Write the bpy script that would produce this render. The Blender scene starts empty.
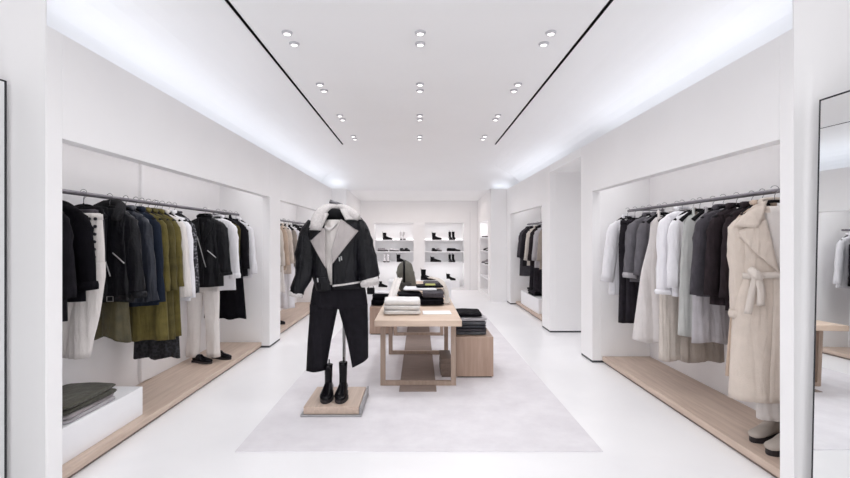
import bpy, bmesh, math, random
from mathutils import Vector, Matrix
PI = math.pi
SC = bpy.context.scene
COL = SC.collection
random.seed(7)

# ------------------------------------------------------------------ camera
F = 455.0
cam_d = bpy.data.cameras.new('camera')
cam_d.sensor_width = 36
cam_d.lens = F / 850 * 36
cam_d.shift_x = 6 / 850
cam_d.clip_start = 0.05
cam = bpy.data.objects.new('camera', cam_d)
COL.objects.link(cam)
cam.location = (0, 0, 1.5)
cam.rotation_euler = (PI / 2, 0, 0)
SC.camera = cam

# ------------------------------------------------------------------ world, exposure
w = bpy.data.worlds.new('daylight')
SC.world = w
w.use_nodes = True
w.node_tree.nodes['Background'].inputs[0].default_value = (0.985, 0.985, 1.0, 1)
w.node_tree.nodes['Background'].inputs[1].default_value = 0.80
SC.view_settings.view_transform = 'Standard'
SC.view_settings.look = 'None'
SC.view_settings.exposure = 0.08
SC.view_settings.gamma = 1
SC.view_settings.use_curve_mapping = False
SC.cycles.max_bounces = 14
SC.cycles.diffuse_bounces = 9
SC.cycles.glossy_bounces = 4
SC.cycles.caustics_reflective = False
SC.cycles.caustics_refractive = False
SC.cycles.sample_clamp_indirect = 6

COOL = (0.84, 0.90, 1.0)
WHITE = (0.985, 0.985, 1.0)
WARM = (1.0, 0.89, 0.82)

def area(name, loc, size, power, color, rot=(0, 0, 0), spread=180):
    l = bpy.data.lights.new(name, 'AREA')
    l.shape = 'RECTANGLE'
    l.size, l.size_y = size
    l.energy = power
    l.color = color
    l.spread = math.radians(spread)
    o = bpy.data.objects.new(name, l)
    o.location = loc
    o.rotation_euler = rot
    COL.objects.link(o)
    return o

XL, XR = 2.06, 2.10            # aisle faces of the side walls
CZ = 3.10                      # ceiling
LZ = 2.685                     # top of the fascia lip
OZ = 2.08                      # top of the openings
COVE_P = 1.5                  # watts per metre of cove strip
for s, X, segs in ((-1, XL, ((2.56, 10.7),)), (1, XR, ((2.58, 5.75), (7.35, 10.75)))):
    area('cove_light', (s * (X + 0.16), 6.64, 2.69), (0.06, 8.1), COVE_P * 8.1 * 0.50, COOL, (0, s * math.radians(122), 0))
    for y0, y1 in segs:
        area('cove_light', (s * (X + 0.15), (y0 + y1) / 2, 2.665), (0.05, y1 - y0), COVE_P * (y1 - y0) * 0.24, COOL, (0, s * math.radians(180), 0))
area('cove_light', (-2.0, 10.93, 2.675), (0.4, 0.06), 0.35, COOL, (PI, 0, 0))
area('cove_light', (2.0, 11.05, 2.70), (0.4, 0.06), 0.22, COOL, (PI, 0, 0))
# recess light strips behind the fascias, shining down on the clothes
for s, X, y0, y1 in ((-1, XL, 2.75, 6.2), (-1, XL, 6.85, 10.1), (1, XR, 2.75, 5.45), (1, XR, 7.8, 10.35)):
    area('recess_light', (s * (X + 0.20), (y0 + y1) / 2, 2.40), (0.16, y1 - y0), 2.0 * (y1 - y0), WHITE, (0, s * math.radians(12), 0))
area('alcove_light', (0, 12.2, 2.60), (2.6, 0.6), 14, WARM)
# daylight through the shop front behind the camera
area('storefront_daylight', (0, -1.9, 1.7), (4.6, 2.6), 55, (0.985, 0.985, 1.0), (PI / 2, 0, 0))

# ------------------------------------------------------------------ materials
def nodes_of(m):
    m.use_nodes = True
    nt = m.node_tree
    return nt, nt.nodes, nt.links, nt.nodes['Principled BSDF']

MATS = {}
def mat(name, col, rough=0.6, metal=0.0, var=0.06, vscale=8.0, bump=0.0, bscale=60.0, sheen=0.0, spec=0.5, wrinkle=0.0, stretch=(1, 1, 1), trans=0.0, coat=0.0):
    if name in MATS:
        return MATS[name]
    m = bpy.data.materials.new(name)
    nt, N, L, P = nodes_of(m)
    P.inputs['Roughness'].default_value = rough
    P.inputs['Metallic'].default_value = metal
    P.inputs['Specular IOR Level'].default_value = spec
    if sheen:
        P.inputs['Sheen Weight'].default_value = sheen
    if coat:
        P.inputs['Coat Weight'].default_value = coat
        P.inputs['Coat Roughness'].default_value = 0.15
    tc = N.new('ShaderNodeTexCoord')
    mp = N.new('ShaderNodeMapping')
    mp.inputs['Scale'].default_value = stretch
    L.new(tc.outputs['Object'], mp.inputs['Vector'])
    nz = N.new('ShaderNodeTexNoise')
    nz.inputs['Scale'].default_value = vscale
    nz.inputs['Detail'].default_value = 4
    L.new(mp.outputs['Vector'], nz.inputs['Vector'])
    rp = N.new('ShaderNodeValToRGB')
    rp.color_ramp.elements[0].position = 0.3
    rp.color_ramp.elements[1].position = 0.7
    rp.color_ramp.elements[0].color = tuple(max(0, c * (1 - var)) for c in col) + (1,)
    rp.color_ramp.elements[1].color = tuple(min(1, c * (1 + var)) for c in col) + (1,)
    L.new(nz.outputs['Fac'], rp.inputs['Fac'])
    L.new(rp.outputs['Color'], P.inputs['Base Color'])
    if bump:
        n2 = N.new('ShaderNodeTexNoise')
        n2.inputs['Scale'].default_value = bscale
        n2.inputs['Detail'].default_value = 3
        L.new(mp.outputs['Vector'], n2.inputs['Vector'])
        bp = N.new('ShaderNodeBump')
        bp.inputs['Strength'].default_value = bump
        bp.inputs['Distance'].default_value = 0.01
        L.new(n2.outputs['Fac'], bp.inputs['Height'])
        L.new(bp.outputs['Normal'], P.inputs['Normal'])
    if wrinkle:
        mw = N.new('ShaderNodeMapping'); mw.inputs['Scale'].default_value = (16, 9, 3.2)
        L.new(tc.outputs['Object'], mw.inputs['Vector'])
        n3 = N.new('ShaderNodeTexNoise'); n3.inputs['Scale'].default_value = 1.0; n3.inputs['Detail'].default_value = 2.5; n3.inputs['Distortion'].default_value = 0.7
        L.new(mw.outputs['Vector'], n3.inputs['Vector'])
        b2 = N.new('ShaderNodeBump'); b2.inputs['Strength'].default_value = wrinkle; b2.inputs['Distance'].default_value = 0.035
        L.new(n3.outputs['Fac'], b2.inputs['Height'])
        if bump: L.new(bp.outputs['Normal'], b2.inputs['Normal'])
        L.new(b2.outputs['Normal'], P.inputs['Normal'])
    MATS[name] = m
    return m

def wood(name, c1, c2, axis='y'):
    m = bpy.data.materials.new(name)
    nt, N, L, P = nodes_of(m)
    P.inputs['Roughness'].default_value = 0.5
    tc = N.new('ShaderNodeTexCoord')
    mp = N.new('ShaderNodeMapping')
    mp.inputs['Scale'].default_value = {'y': (14, 1.0, 14), 'x': (1.0, 14, 14), 'z': (14, 14, 1.0)}[axis]
    L.new(tc.outputs['Object'], mp.inputs['Vector'])
    nz = N.new('ShaderNodeTexNoise')
    nz.inputs['Scale'].default_value = 2.2
    nz.inputs['Detail'].default_value = 7
    nz.inputs['Distortion'].default_value = 0.6
    L.new(mp.outputs['Vector'], nz.inputs['Vector'])
    rp = N.new('ShaderNodeValToRGB')
    rp.color_ramp.elements[0].position = 0.32
    rp.color_ramp.elements[1].position = 0.68
    rp.color_ramp.elements[0].color = c1 + (1,)
    rp.color_ramp.elements[1].color = c2 + (1,)
    L.new(nz.outputs['Fac'], rp.inputs['Fac'])
    L.new(rp.outputs['Color'], P.inputs['Base Color'])
    bp = N.new('ShaderNodeBump')
    bp.inputs['Strength'].default_value = 0.08
    bp.inputs['Distance'].default_value = 0.004
    L.new(nz.outputs['Fac'], bp.inputs['Height'])
    L.new(bp.outputs['Normal'], P.inputs['Normal'])
    MATS[name] = m
    return m

def emit(name, col, st):
    m = bpy.data.materials.new(name)
    nt, N, L, P = nodes_of(m)
    P.inputs['Base Color'].default_value = (0.9, 0.9, 0.9, 1)
    P.inputs['Emission Color'].default_value = col + (1,)
    P.inputs['Emission Strength'].default_value = st
    return m

M_WALL = mat('white_plaster', (0.86, 0.852, 0.855), 0.75, var=0.012, vscale=2, bump=0.02, bscale=90)
M_CEIL = mat('ceiling_paint', (0.90, 0.90, 0.905), 0.8, var=0.008, vscale=1.5)
M_NICHE = mat('niche_paint', (0.84, 0.825, 0.83), 0.7, var=0.01)
M_GAP = mat('shadow_gap_dark', (0.05, 0.05, 0.055), 0.6)  # near-black colour stands in for the shade in the base gaps
M_PANEL = mat('white_lacquer', (0.84, 0.84, 0.86), 0.4, var=0.01)
W_PLINTH = wood('pale_oak_platform', (0.50, 0.385, 0.315), (0.62, 0.495, 0.41), 'y')
W_PLINTH_SHADE = wood('oak_gap_shade', (0.16, 0.12, 0.10), (0.22, 0.17, 0.145), 'y')  # oak darkened to paint the shade in the gap under the platforms
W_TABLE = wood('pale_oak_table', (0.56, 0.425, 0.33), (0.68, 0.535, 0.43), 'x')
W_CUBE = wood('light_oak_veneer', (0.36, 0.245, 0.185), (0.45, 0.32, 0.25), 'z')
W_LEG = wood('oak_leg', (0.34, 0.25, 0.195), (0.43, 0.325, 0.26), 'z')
M_STEEL = mat('brushed_steel', (0.42, 0.42, 0.43), 0.32, 0.9, var=0.05)
M_RAIL = mat('grey_rail_metal', (0.20, 0.19, 0.21), 0.45, 0.6, var=0.1, vscale=30)
M_DARK = mat('black_hanger_velvet', (0.007, 0.0065, 0.008), 0.8, spec=.15)
M_HOOK = mat('hook_metal', (0.25, 0.25, 0.26), 0.35, 0.9)
M_SLOT = mat('black_slot', (0.004, 0.004, 0.005), 0.9)

# floor: seamless pale polished screed
m = bpy.data.materials.new('polished_white_screed')
nt, N, L, P = nodes_of(m)
tc = N.new('ShaderNodeTexCoord')
nz = N.new('ShaderNodeTexNoise'); nz.inputs['Scale'].default_value = 0.9; nz.inputs['Detail'].default_value = 6; nz.inputs['Distortion'].default_value = 0.8
L.new(tc.outputs['Object'], nz.inputs['Vector'])
rp = N.new('ShaderNodeValToRGB')
rp.color_ramp.elements[0].position = 0.3; rp.color_ramp.elements[1].position = 0.7
rp.color_ramp.elements[0].color = (0.85, 0.845, 0.86, 1); rp.color_ramp.elements[1].color = (0.91, 0.905, 0.915, 1)
L.new(nz.outputs['Fac'], rp.inputs['Fac']); L.new(rp.outputs['Color'], P.inputs['Base Color'])
P.inputs['Roughness'].default_value = 0.28
P.inputs['Specular IOR Level'].default_value = 0.45
M_FLOOR = m
# rug: soft mottled pile
m = bpy.data.materials.new('pale_grey_rug')
nt, N, L, P = nodes_of(m)
tc = N.new('ShaderNodeTexCoord')
nz = N.new('ShaderNodeTexNoise'); nz.inputs['Scale'].default_value = 3.2; nz.inputs['Detail'].default_value = 8; nz.inputs['Roughness'].default_value = 0.65
L.new(tc.outputs['Object'], nz.inputs['Vector'])
rp = N.new('ShaderNodeValToRGB')
rp.color_ramp.elements[0].position = 0.32; rp.color_ramp.elements[1].position = 0.68
rp.color_ramp.elements[0].color = (0.68, 0.655, 0.685, 1); rp.color_ramp.elements[1].color = (0.78, 0.76, 0.785, 1)
L.new(nz.outputs['Fac'], rp.inputs['Fac']); L.new(rp.outputs['Color'], P.inputs['Base Color'])
n2 = N.new('ShaderNodeTexNoise'); n2.inputs['Scale'].default_value = 220
L.new(tc.outputs['Object'], n2.inputs['Vector'])
bp = N.new('ShaderNodeBump'); bp.inputs['Strength'].default_value = 0.25; bp.inputs['Distance'].default_value = 0.003
L.new(n2.outputs['Fac'], bp.inputs['Height']); L.new(bp.outputs['Normal'], P.inputs['Normal'])
P.inputs['Roughness'].default_value = 0.95
M_RUG = m
m = bpy.data.materials.new('mirror_glass')
nt, N, L, P = nodes_of(m)
P.inputs['Base Color'].default_value = (0.93, 0.95, 0.95, 1); P.inputs['Metallic'].default_value = 1; P.inputs['Roughness'].default_value = 0.01
M_MIRROR = m
M_LENS = emit('downlight_lens', (1, 0.97, 0.95), 2.2)
M_LED = emit('shelf_led', (1, 0.97, 0.98), 2.5)

def fab(name, col, rough=0.85, bump=0.35, bs=160, var=0.08, sheen=0.10, **k):
    k.setdefault('wrinkle', 0.55)
    return mat(name, col, rough, bump=bump, bscale=bs, var=var, sheen=sheen, vscale=14, **k)
BLACKW = fab('black_wool', (0.0105, 0.0095, 0.0125), var=0.25, sheen=0, spec=.12)
BLACKC = fab('black_cotton', (0.0045, 0.004, 0.006), var=0.2, sheen=0, spec=.1)
LEATHER = mat('black_leather', (0.005, 0.005, 0.007), 0.40, var=0.3, spec=.20, wrinkle=.8, bump=0.5, bscale=45, vscale=6)
LEATHER_LIT = mat('lit_black_leather', (0.018, 0.021, 0.031), 0.45, var=0.3, spec=.35, wrinkle=.8, bump=0.4, bscale=40, vscale=6)  # black leather with the light on it put into the colour
FURB = mat('black_faux_fur', (0.006, 0.0055, 0.008), 0.95, var=0.5, bump=1.0, bscale=220)
NAVY = fab('navy_wool', (0.011, 0.016, 0.029), var=0.15, sheen=0, spec=.15)
OLIVE = fab('olive_wool', (0.115, 0.093, 0.026), var=0.2, sheen=.03, spec=.25)
OLIVED = fab('dark_olive_wool', (0.078, 0.064, 0.020), var=0.25, sheen=.03, spec=.25)
OLIVES = fab('olive_satin', (0.070, 0.058, 0.022), 0.5, var=0.3)
WHITEC = fab('white_cotton', (0.78, 0.77, 0.80), var=0.02, bump=0.15)
CREAM = fab('cream_wool', (0.70, 0.66, 0.635), var=0.03)
IVORY = fab('ivory_crepe', (0.66, 0.625, 0.615), var=0.03, bump=0.15)
IVORYB = fab('warm_ivory_knit', (0.60, 0.545, 0.495), var=0.04)
BEIGE = fab('beige_wool', (0.62, 0.54, 0.475), var=0.05)
BELT = fab('pale_beige_belt', (0.64, 0.58, 0.53), var=.04)
CAMEL = fab('camel_wool', (0.50, 0.385, 0.30), var=0.05)
GREY = fab('mid_grey_wool', (0.13, 0.123, 0.137), var=0.12, sheen=.05, spec=.3)
GREYL = fab('light_grey_crepe', (0.42, 0.40, 0.42), var=0.06)
GREYG = fab('grey_green_satin', (0.45, 0.455, 0.44), 0.45, var=0.05, bump=0.1)
TAUPE = fab('taupe_chiffon', (0.30, 0.255, 0.22), var=0.08)
CHAR = fab('charcoal_wool', (0.020, 0.017, 0.022), var=0.2, sheen=0, spec=.15)
BROWN = fab('dark_brown_wool', (0.026, 0.019, 0.022), var=0.2, sheen=0, spec=.15)
GREYC = fab('graphite_wool', (0.060, 0.054, 0.064), var=0.15, sheen=.05, spec=.3)
SHEAR = mat('cream_shearling', (0.62, 0.585, 0.575), 0.95, var=0.12, bump=1.0, bscale=150, vscale=60, sheen=0.4)
GREIGE = fab('greige_suede_lapel', (0.40, 0.365, 0.36), var=0.06)
BOOTBEIGE = mat('taupe_suede_boot', (0.42, 0.37, 0.33), 0.8, var=0.08, bump=0.2)
SHOEBLACK = mat('black_polished_leather', (0.004, 0.0035, 0.005), 0.25, var=0.2, spec=.16)
RUBBER = mat('black_rubber', (0.020, 0.016, 0.018), 0.7)
SHOEWHITE = mat('white_shoe_leather', (0.68, 0.66, 0.67), 0.5, var=0.03)
SHOEGREY = mat('grey_shoe_suede', (0.30, 0.28, 0.29), 0.8)
BUTTON = mat('black_button', (0.02, 0.02, 0.025), 0.35)
SILVER = mat('silver_zip_metal', (0.6, 0.6, 0.6), 0.3, 0.9)
PAPER = mat('white_paper_card', (0.84, 0.84, 0.85), 0.6, var=0.01)
# black lace / tweed pattern
def pattern(name, c1, c2, scale, thr=0.5, rough=0.8):
    m = bpy.data.materials.new(name)
    nt, N, L, P = nodes_of(m)
    tc = N.new('ShaderNodeTexCoord')
    v = N.new('ShaderNodeTexVoronoi'); v.inputs['Scale'].default_value = scale
    L.new(tc.outputs['Object'], v.inputs['Vector'])
    rp = N.new('ShaderNodeValToRGB')
    rp.color_ramp.elements[0].position = thr - 0.06; rp.color_ramp.elements[1].position = thr + 0.06
    rp.color_ramp.elements[0].color = c1 + (1,); rp.color_ramp.elements[1].color = c2 + (1,)
    L.new(v.outputs['Distance'], rp.inputs['Fac']); L.new(rp.outputs['Color'], P.inputs['Base Color'])
    P.inputs['Roughness'].default_value = rough
    bp = N.new('ShaderNodeBump'); bp.inputs['Strength'].default_value = 0.5; bp.inputs['Distance'].default_value = 0.01
    L.new(v.outputs['Distance'], bp.inputs['Height']); L.new(bp.outputs['Normal'], P.inputs['Normal'])
    return m
LACE = pattern('black_lace', (0.005, 0.005, 0.007), (0.022, 0.022, 0.028), 38)
TWEED = pattern('black_white_fleck', (0.018, 0.018, 0.022), (0.20, 0.20, 0.22), 45, 0.62)

# ------------------------------------------------------------------ mesh helpers
def link(name, me, m=None, parent=None, loc=None, smooth=False):
    o = bpy.data.objects.new(name, me)
    COL.objects.link(o)
    if m is not None:
        me.materials.append(m)
    if parent is not None:
        o.parent = parent
    if loc is not None:
        o.location = loc
    if smooth:
        me.polygons.foreach_set('use_smooth', [True] * len(me.polygons))
    return o

def bm_obj(name, bm, m, parent=None, loc=None, smooth=False, bevel=0, solid=0, subsurf=0):
    me = bpy.data.meshes.new(name)
    bmesh.ops.recalc_face_normals(bm, faces=bm.faces)
    bm.to_mesh(me); bm.free()
    o = link(name, me, m, parent, loc, smooth)
    mods(o, bevel, solid, subsurf)
    return o

def mods(o, bevel=0, solid=0, subsurf=0):
    if solid:
        md = o.modifiers.new('thickness', 'SOLIDIFY'); md.thickness = solid; md.offset = 0
    if bevel:
        md = o.modifiers.new('edge', 'BEVEL'); md.width = bevel; md.segments = 2; md.limit_method = 'ANGLE'
    if subsurf:
        md = o.modifiers.new('smooth', 'SUBSURF'); md.levels = subsurf; md.render_levels = subsurf

def abox(bm, x0, x1, y0, y1, z0, z1):
    if x0 > x1: x0, x1 = x1, x0
    if y0 > y1: y0, y1 = y1, y0
    v = [bm.verts.new(p) for p in ((x0, y0, z0), (x1, y0, z0), (x1, y1, z0), (x0, y1, z0), (x0, y0, z1), (x1, y0, z1), (x1, y1, z1), (x0, y1, z1))]
    for f in ((0, 3, 2, 1), (4, 5, 6, 7), (0, 1, 5, 4), (1, 2, 6, 5), (2, 3, 7, 6), (3, 0, 4, 7)):
        bm.faces.new([v[i] for i in f])

def grid(bm, P, closed_u=False, cap=False):
    """P: list of rows of points -> quads"""
    V = [[bm.verts.new(p) for p in row] for row in P]
    n = len(V[0])
    for a, b in zip(V[:-1], V[1:]):
        for i in range(n if closed_u else n - 1):
            j = (i + 1) % n
            bm.faces.new((a[i], a[j], b[j], b[i]))
    if cap:
        bm.faces.new(V[0]); bm.faces.new(list(reversed(V[-1])))
    return V

def tube(bm, pts, rad, n=10, cap=True, flat=1.0, wob=0.0, seed=0, up=Vector((0, 1, 0))):
    """flat: ratio of the radius along `up`-ish direction"""
    pts = [Vector(p) for p in pts]
    if not isinstance(rad, (list, tuple)): rad = [rad] * len(pts)
    rows = []
    for i, p in enumerate(pts):
        t = (pts[min(i + 1, len(pts) - 1)] - pts[max(i - 1, 0)]).normalized()
        a = t.cross(up)
        if a.length < 1e-3: a = t.cross(Vector((1, 0, 0)))
        a.normalize(); b = t.cross(a).normalized()
        row = []
        for k in range(n):
            th = 2 * PI * k / n
            r = rad[i] * (1 + wob * math.sin(3 * th + i * 1.9 + seed) + wob * 0.7 * math.sin(i * 2.7 + seed * 1.3 + th))
            row.append(p + a * math.cos(th) * r + b * math.sin(th) * r * flat)
        rows.append(row)
    grid(bm, rows, True, cap)

def spline(pts, n):
    """Catmull-Rom through tuples of any dimension"""
    out = []
    P = [pts[0]] + list(pts) + [pts[-1]]
    segs = len(pts) - 1
    for k in range(n):
        t = k / (n - 1) * segs
        i = min(int(t), segs - 1); u = t - i
        a, b, c, d = P[i], P[i + 1], P[i + 2], P[i + 3]
        out.append(tuple(0.5 * (2 * b[j] + (c[j] - a[j]) * u + (2 * a[j] - 5 * b[j] + 4 * c[j] - d[j]) * u * u + (3 * b[j] - a[j] - 3 * c[j] + d[j]) * u ** 3) for j in range(len(b))))
    return out

def empty(name, label, cat, loc=(0, 0, 0), rz=0.0, group=None):
    o = bpy.data.objects.new(name, None)
    COL.objects.link(o)
    o.empty_display_size = 0.05
    o.location = loc; o.rotation_euler = (0, 0, rz)
    o['label'] = label; o['category'] = cat
    if group: o['group'] = group
    return o

def tag(o, label, cat, group=None):
    o['label'] = label; o['category'] = cat
    if group: o['group'] = group
    return o

def dup(root, loc, rz=0.0, label=None, group=None):
    r = root.copy(); COL.objects.link(r)
    r.location = loc; r.rotation_euler = (0, 0, rz)
    if label: r['label'] = label
    if group: r['group'] = group
    for ch in list(root.children):
        c = ch.copy(); COL.objects.link(c); c.parent = r
        for g in list(ch.children):
            d = g.copy(); COL.objects.link(d); d.parent = c
    return r

def struct(name, bm, m, bevel=0, smooth=False):
    o = bm_obj(name, bm, m, bevel=bevel, smooth=smooth)
    o['kind'] = 'structure'
    return o

# ------------------------------------------------------------------ room shell
bm = bmesh.new(); abox(bm, -3.6, 3.9, -2.2, 14.2, -0.1, 0); struct('floor', bm, M_FLOOR)

YN = 2.54                       # front face of the first columns
# ceiling: flat field + curved coves + flat front bay
AX = 1.72; AY = 10.9; BY = 13.4
def side_prof(s, X):
    """cross-section of the cove from trough to the flat ceiling"""
    xo = X + 0.46
    pts = [(s * (X + 0.08), 2.60), (s * xo, 2.60), (s * xo, 2.66)]
    for k in range(1, 13):
        a = PI / 2 * k / 12
        pts.append((s * (xo - (xo - 1.50) * (1 - math.cos(a))), 2.66 + (CZ - 2.66) * math.sin(a)))
    return pts
bm = bmesh.new()
for s, X in ((-1, XL), (1, XR)):
    pr = side_prof(s, X)
    y1 = 11.15
    grid(bm, [[(x, y, z) for x, z in pr] for y in (YN + 0.02, y1)])
# flat field with two open slots
SX = 1.29; SW = 0.011; SY = 7.70
for x0, x1 in ((-1.50, -SX - SW), (-SX + SW, SX - SW), (SX + SW, 1.50)):
    grid(bm, [[(x0, YN + .02, CZ), (x1, YN + .02, CZ)], [(x0, SY, CZ), (x1, SY, CZ)]])
grid(bm, [[(-1.5, SY, CZ), (1.5, SY, CZ)], [(-1.5, 11.15, CZ), (1.5, 11.15, CZ)]])
for x0, x1 in ((-2.75, -SX - SW), (-SX + SW, SX - SW), (SX + SW, 2.75)):
    grid(bm, [[(x0, -2.2, CZ), (x1, -2.2, CZ)], [(x0, YN + .02, CZ), (x1, YN + .02, CZ)]])
struct('ceiling', bm, M_CEIL, smooth=False)
for i, s in enumerate((-1, 1)):   # slot linings
    bm = bmesh.new()
    abox(bm, s * SX - SW - .004, s * SX - SW, -2.2, SY, CZ, CZ + .08)
    abox(bm, s * SX + SW, s * SX + SW + .004, -2.2, SY, CZ, CZ + .08)
    abox(bm, s * SX - SW, s * SX + SW, -2.2, SY, CZ + .08, CZ + .085)
    abox(bm, s * SX - SW, s * SX + SW, SY, SY + .004, CZ, CZ + .085)
    struct('trim_%d' % (i + 1), bm, M_SLOT)
# end riser above the alcove
bm = bmesh.new()
grid(bm, [[(x, y, z) for y, z in spline([(9.6, 3.099), (10.1, 3.085), (10.55, 3.03), (10.9, 2.92), (11.1, 2.80), (11.2, 2.695)], 24)] for x in (-2.56, 2.60)])
struct('ceiling_riser', bm, M_CEIL, smooth=True)

def col(name, x0, x1, y0, y1, z1=LZ, gap=True, s=1, m=M_WALL):
    bm = bmesh.new()
    sg = 1 if x1 > 0 else -1
    abox(bm, x0, x0 + sg * .10, y0, y1, 0.026, z1)
    abox(bm, x0 + sg * .10, x1, y0, y1, 0.026, 2.59)
    o = struct(name, bm, m, bevel=0.004)
    if gap:
        bm = bmesh.new(); xi0, xi1 = sorted((x0, x1))
        abox(bm, xi0 + .005, xi1 - .005, y0 + .005, y1 - .005, 0, 0.026)  # dark strip for the shade at the foot of the column
        g = struct('baseboard_' + name.split('wall_')[-1], bm, M_GAP)
    return o
XO = 2.75
# left side
col('wall_left_column_front', -XL, -2.75, YN - 0.02, YN + 0.09)
col('wall_left_column_middle', -XL, -2.75, 6.28, 6.76)
col('wall_left_column_far', -XL, -2.75, 10.25, 10.75)
# right side
col('wall_right_column_front', XR, 2.80, YN + 0.02, YN + 0.11)
bm = bmesh.new(); abox(bm, -XL - .001, -2.75, YN - .03, YN - .02, 0, CZ); struct('wall_left_front_panel', bm, M_WALL)
bm = bmesh.new(); abox(bm, XR + .001, 2.80, YN + .01, YN + .02, 0, CZ); struct('wall_right_front_panel', bm, M_WALL)
col('wall_right_column_middle', XR, 2.80, 5.52, 5.90)
col('wall_right_column_far', XR, 2.80, 7.30, 7.77)
col('wall_right_column_end', XR, 2.80, 10.45, 10.90)
# fascias (10 cm thick lips)
bm = bmesh.new(); abox(bm, -XL, -XL - .10, YN + .09, 6.28, OZ, LZ); abox(bm, -XL, -XL - .10, 6.76, 10.25, OZ, LZ); struct('wall_left_fascia', bm, M_WALL, bevel=.003)
bm = bmesh.new(); abox(bm, XR, XR + .10, YN + .11, 5.52, OZ, LZ); abox(bm, XR, XR + .10, 7.77, 10.45, OZ, LZ)
struct('wall_right_fascia', bm, M_WALL, bevel=.003)
# passage between the two right columns: soffit, back wall
bm = bmesh.new(); abox(bm, XR, 3.8, 5.90, 7.30, 2.57, 2.599); abox(bm, XR, XR + .06, 5.90, 7.30, 2.599, LZ); struct('ceiling_passage', bm, M_CEIL)
bm = bmesh.new(); abox(bm, 3.6, 3.7, 5.5, 7.8, 0, 2.7); abox(bm, 2.8, 3.6, 5.52, 5.62, 0, 2.7); abox(bm, 2.8, 3.6, 7.30, 7.40, 0, 2.7)
struct('wall_passage', bm, M_WALL)
# recess backs and tops
for nm, s, xb, y0, y1 in (('left_recess_front', -1, 2.75, YN, 6.28), ('left_recess_far', -1, 2.75, 6.76, 10.25),
                          ('right_recess_front', 1, 2.80, YN, 5.52), ('right_recess_far', 1, 2.80, 7.77, 10.45)):
    bm = bmesh.new(); abox(bm, s * xb, s * (xb + .1), y0, y1, 0, 2.6)
    abox(bm, s * (2.16 if s < 0 else 2.2), s * xb, y0 + .09, y1, 2.42, 2.50)
    struct('wall_' + nm, bm, M_NICHE)
bm = bmesh.new(); abox(bm, -2.75, -2.72, 4.46, 4.66, 0.1, 2.42); struct('wall_left_pilaster', bm, M_NICHE)
# side walls beside the camera and upper outer shell
bm = bmesh.new(); abox(bm, -2.72, -2.82, -2.2, YN, 0, CZ); struct('wall_left', bm, M_WALL)
bm = bmesh.new(); abox(bm, 2.77, 2.87, -2.2, YN, 0, CZ); struct('wall_right', bm, M_WALL)
# alcove at the back
AX = 1.72; AY = 10.9; BY = 13.4
bm = bmesh.new()
abox(bm, -AX, -2.8, 10.75, 10.85, 0, LZ + .01); abox(bm, AX, 2.8, 10.9, 11.0, 0, LZ + .01)   # returns facing the shop
abox(bm, -AX - .1, -AX, 10.85, BY, 0, 2.70)
struct('wall_alcove_left', bm, M_WALL, bevel=.003)
bm = bmesh.new()
grid(bm, [[(x, y, z) for y, z in spline([(11.19, 2.697), (11.5, 2.675), (12.4, 2.645), (13.45, 2.62)], 9)] for x in (-AX - .02, AX + .02)])
struct('ceiling_alcove', bm, M_CEIL, smooth=True)
# alcove right wall with shoe niche (Y 11.34-12.83, z .10-2.0)
bm = bmesh.new()
abox(bm, AX, AX + .3, 11.0, 11.34, 0, 2.6); abox(bm, AX, AX + .1, 10.91, BY, 2.6, 2.70); abox(bm, AX, AX + .3, 12.83, BY, 0, 2.6)
abox(bm, AX, AX + .3, 11.34, 12.83, 0, .10); abox(bm, AX, AX + .3, 11.34, 12.83, 1.98, 2.6)
abox(bm, AX + .3, AX + .35, 11.0, BY, 0, 2.7)
struct('wall_alcove_right', bm, M_WALL)
bm = bmesh.new()
NX = ((-1.31, -0.165), (0.177, 1.325)); NT = 1.98; NB = 0.07
edges = [-AX - .1, NX[0][0], NX[0][1], NX[1][0], NX[1][1], AX + .35]
for a, b in ((0, 1), (2, 3), (4, 5)): abox(bm, edges[a], edges[b], BY, 13.80, 0, 2.7)
for a, b in NX:
    abox(bm, a, b, BY, 13.80, NT, 2.7); abox(bm, a, b, BY, 13.80, 0, NB)
abox(bm, -2, 2.1, 13.80, 13.9, 0, 2.7)
struct('wall_back', bm, M_WALL)
# thin door line on the back wall, right of the shelves
bm = bmesh.new(); abox(bm, 1.50, 1.506, BY - .004, BY, 0, 2.3); struct('trim_3', bm, mat('grey_seam', (.5, .5, .51), .6))

# oak platforms
def platform(s, x0, x1, y0, y1, label):
    e = empty('oak_platform', label, 'platform', (s * (x0 + x1) / 2, (y0 + y1) / 2, 0), 0, 'oak platforms in the wall recesses')
    hx, hy = (x1 - x0) / 2, (y1 - y0) / 2
    bm = bmesh.new(); abox(bm, -hx, hx, -hy, hy, .025, .078); bm_obj('platform_top', bm, W_PLINTH, e, bevel=.003)
    bm = bmesh.new(); abox(bm, -hx + .02, hx - .02, -hy + .02, hy - .02, 0, .025); bm_obj('kick_strip', bm, W_PLINTH_SHADE, e)
platform(-1, 2.17, 2.745, 2.66, 6.27, 'long pale oak platform under the left rail with folded clothes on it')
platform(-1, 2.17, 2.745, 6.77, 10.24, 'pale oak platform behind the jacket stand, in the far left recess')
platform(1, 2.22, 2.795, 2.67, 5.51, 'long pale oak platform under the right rail, taupe boots on it')
platform(1, 2.22, 2.795, 7.78, 10.44, 'pale oak platform in the far right recess past the passage')

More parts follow.
